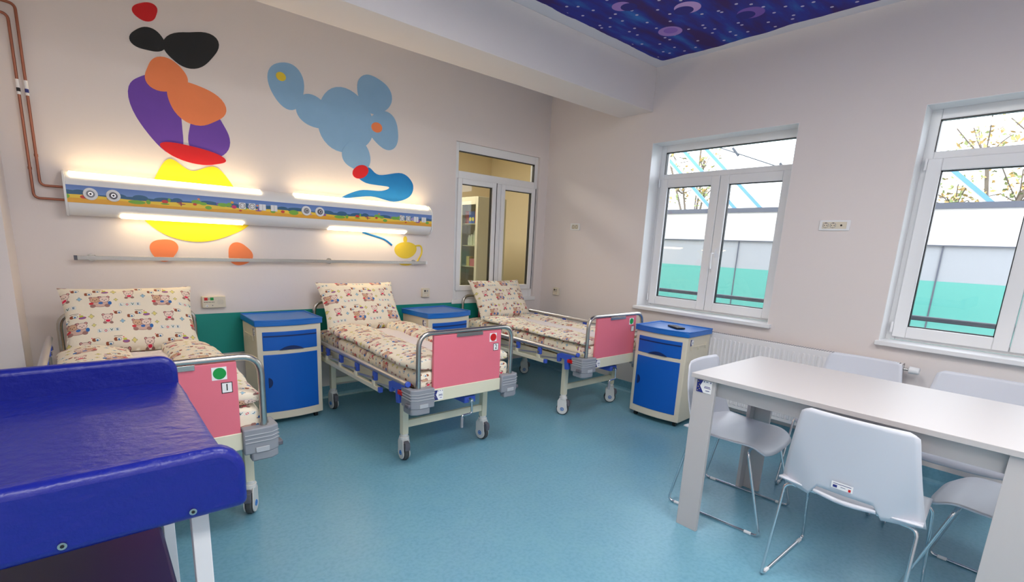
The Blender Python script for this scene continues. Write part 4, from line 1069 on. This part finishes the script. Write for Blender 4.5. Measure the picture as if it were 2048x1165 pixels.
# ------------------------------------------------------------------ outside
struct(MB().box(.3, 30, -20, 20, -1.2, -1.0).build('ground', GROUND))
bl = thing('neighbouring_building', 'low building outside the windows with white parapet, grey and teal bands', 'building', (4.0, 0, -1.0))
MB().box(0, .3, -9, 9, 0, 2.18).build('teal_band', EXTT, bl); MB().box(0.01, .3, -9, 9, 2.18, 2.61).build('grey_band', EXTG, bl)
MB().box(-.02, .3, -9, 9, 2.61, 3.045).build('white_parapet', EXTW, bl)
MB().box(-.05, .35, -9, 9, 3.045, 3.115).build('parapet_cap', CAPG, bl)
MB().box(-.024, -.018, -9, 9, 2.605, 2.618).build('ledge', CAPG, bl)
for y in (-7.9, -5.4, -2.87, -.37, 2.13, 4.6): MB().box(-.006, .0, y - .008, y + .008, 0, 2.605).build('panel_joint', CAPG, bl)
cn = thing('steel_canopy', 'blue and white steel rafters of a glass canopy rising above the parapet outside', 'canopy', (5.0, 0, 2.0))
for y0 in (-5.9, -4.6, -3.30, -2.0, -.40, .04, .48):
    MB().bar((0, y0, 0), (0, y0 + 2.6, 2.47), .05, .022, (1, 0, 0)).build('rafter', STRUT, cn)
    MB().bar((.03, y0 + .05, 0), (.03, y0 + 2.65, 2.47), .04, .055, (1, 0, 0)).build('rafter', STRW, cn)
for y0 in (2.15, 1.2, -2.2): MB().bar((.2, y0, -.6), (.2, y0 + .05, 2.4), .06, .06, (1, 0, 0)).build('post', STRW, cn)
MB().cyl((-.05, 1.0, 1.4), (-.05, -1.4, .46), .009, 8).build('tie_wire', DARKR, cn)
for t in (.27, .62): 
    y_, z_ = 1.0 - 2.4 * t, 1.4 - .94 * t
    MB().bar((-.05, y_ + .07, z_ + .09), (-.05, y_ - .05, z_ - .05), .035, .03, (1, 0, 0)).build('clamp', DARKR, cn)
def tree(loc, h, clusters, n, label, mats_, seed):
    rnd = random.Random(seed)
    t_ = thing('tree', label, 'tree', loc, 0, 'trees beyond the parapet')
    tr = MB(); tr.cyl((0, 0, 0), (0, 0, h * .55), .10, 8, .06)
    for cx_, cy_, cz_, r_ in clusters:
        tr.tube([(0, 0, h * .35), (cx_ * .4, cy_ * .4, (h * .35 + cz_) / 2 + .2), (cx_, cy_, cz_)], .028, 6)
        for k in range(7):
            a = Vector((rnd.uniform(-1, 1), rnd.uniform(-1, 1), rnd.uniform(-.6, 1))) * r_
            tr.tube([(cx_, cy_, cz_ - r_ * .4), (cx_ + a.x * .5, cy_ + a.y * .6, cz_ + a.z * .3), (cx_ + a.x, cy_ + a.y, cz_ + a.z)], .010, 5)
    tr.build('trunk', BARK, t_)
    for mi, mt in enumerate(mats_):
        V = []; F = []
        for k in range(n):
            c_ = clusters[rnd.randrange(len(clusters))]
            d = Vector((rnd.gauss(0, 1), rnd.gauss(0, 1), rnd.gauss(0, 1))); d = d.normalized() * (rnd.random() ** .5) * c_[3]
            p_ = Vector(c_[:3]) + d
            a = Vector((rnd.gauss(0, 1), rnd.gauss(0, 1), rnd.gauss(0, 1))).normalized(); b2 = a.cross(Vector((rnd.gauss(0, 1), rnd.gauss(0, 1), 1))).normalized()
            sz = rnd.uniform(.03, .06); i0 = len(V)
            V += [p_ - a * sz, p_ + b2 * sz * .6, p_ + a * sz, p_ - b2 * sz * .6]; F.append((i0, i0 + 1, i0 + 2, i0 + 3))
        obj('foliage', V, F, mt, t_)['kind'] = 'stuff'
tree((7.2, 2.3, -1), 4.6, [(0, -.1, 4.5, .5), (.2, .5, 4.0, .5), (-.2, -.3, 3.75, .35), (0, .9, 4.8, .5), (.3, .2, 5.3, .6)], 330, 'autumn tree with orange and green leaves outside the window nearest the corner', (LEAFG, LEAFO), 3)
tree((7.4, -2.9, -1), 4.6, [(0, .3, 4.3, .5), (.2, -.4, 4.4, .55), (0, .55, 3.5, .4), (.2, -.2, 3.6, .5), (-.2, -.8, 3.8, .5), (.2, -1.4, 4.2, .6)], 520, 'wide sparse tree outside the window at the right edge of the photo', (LEAFG, LEAFO), 5)
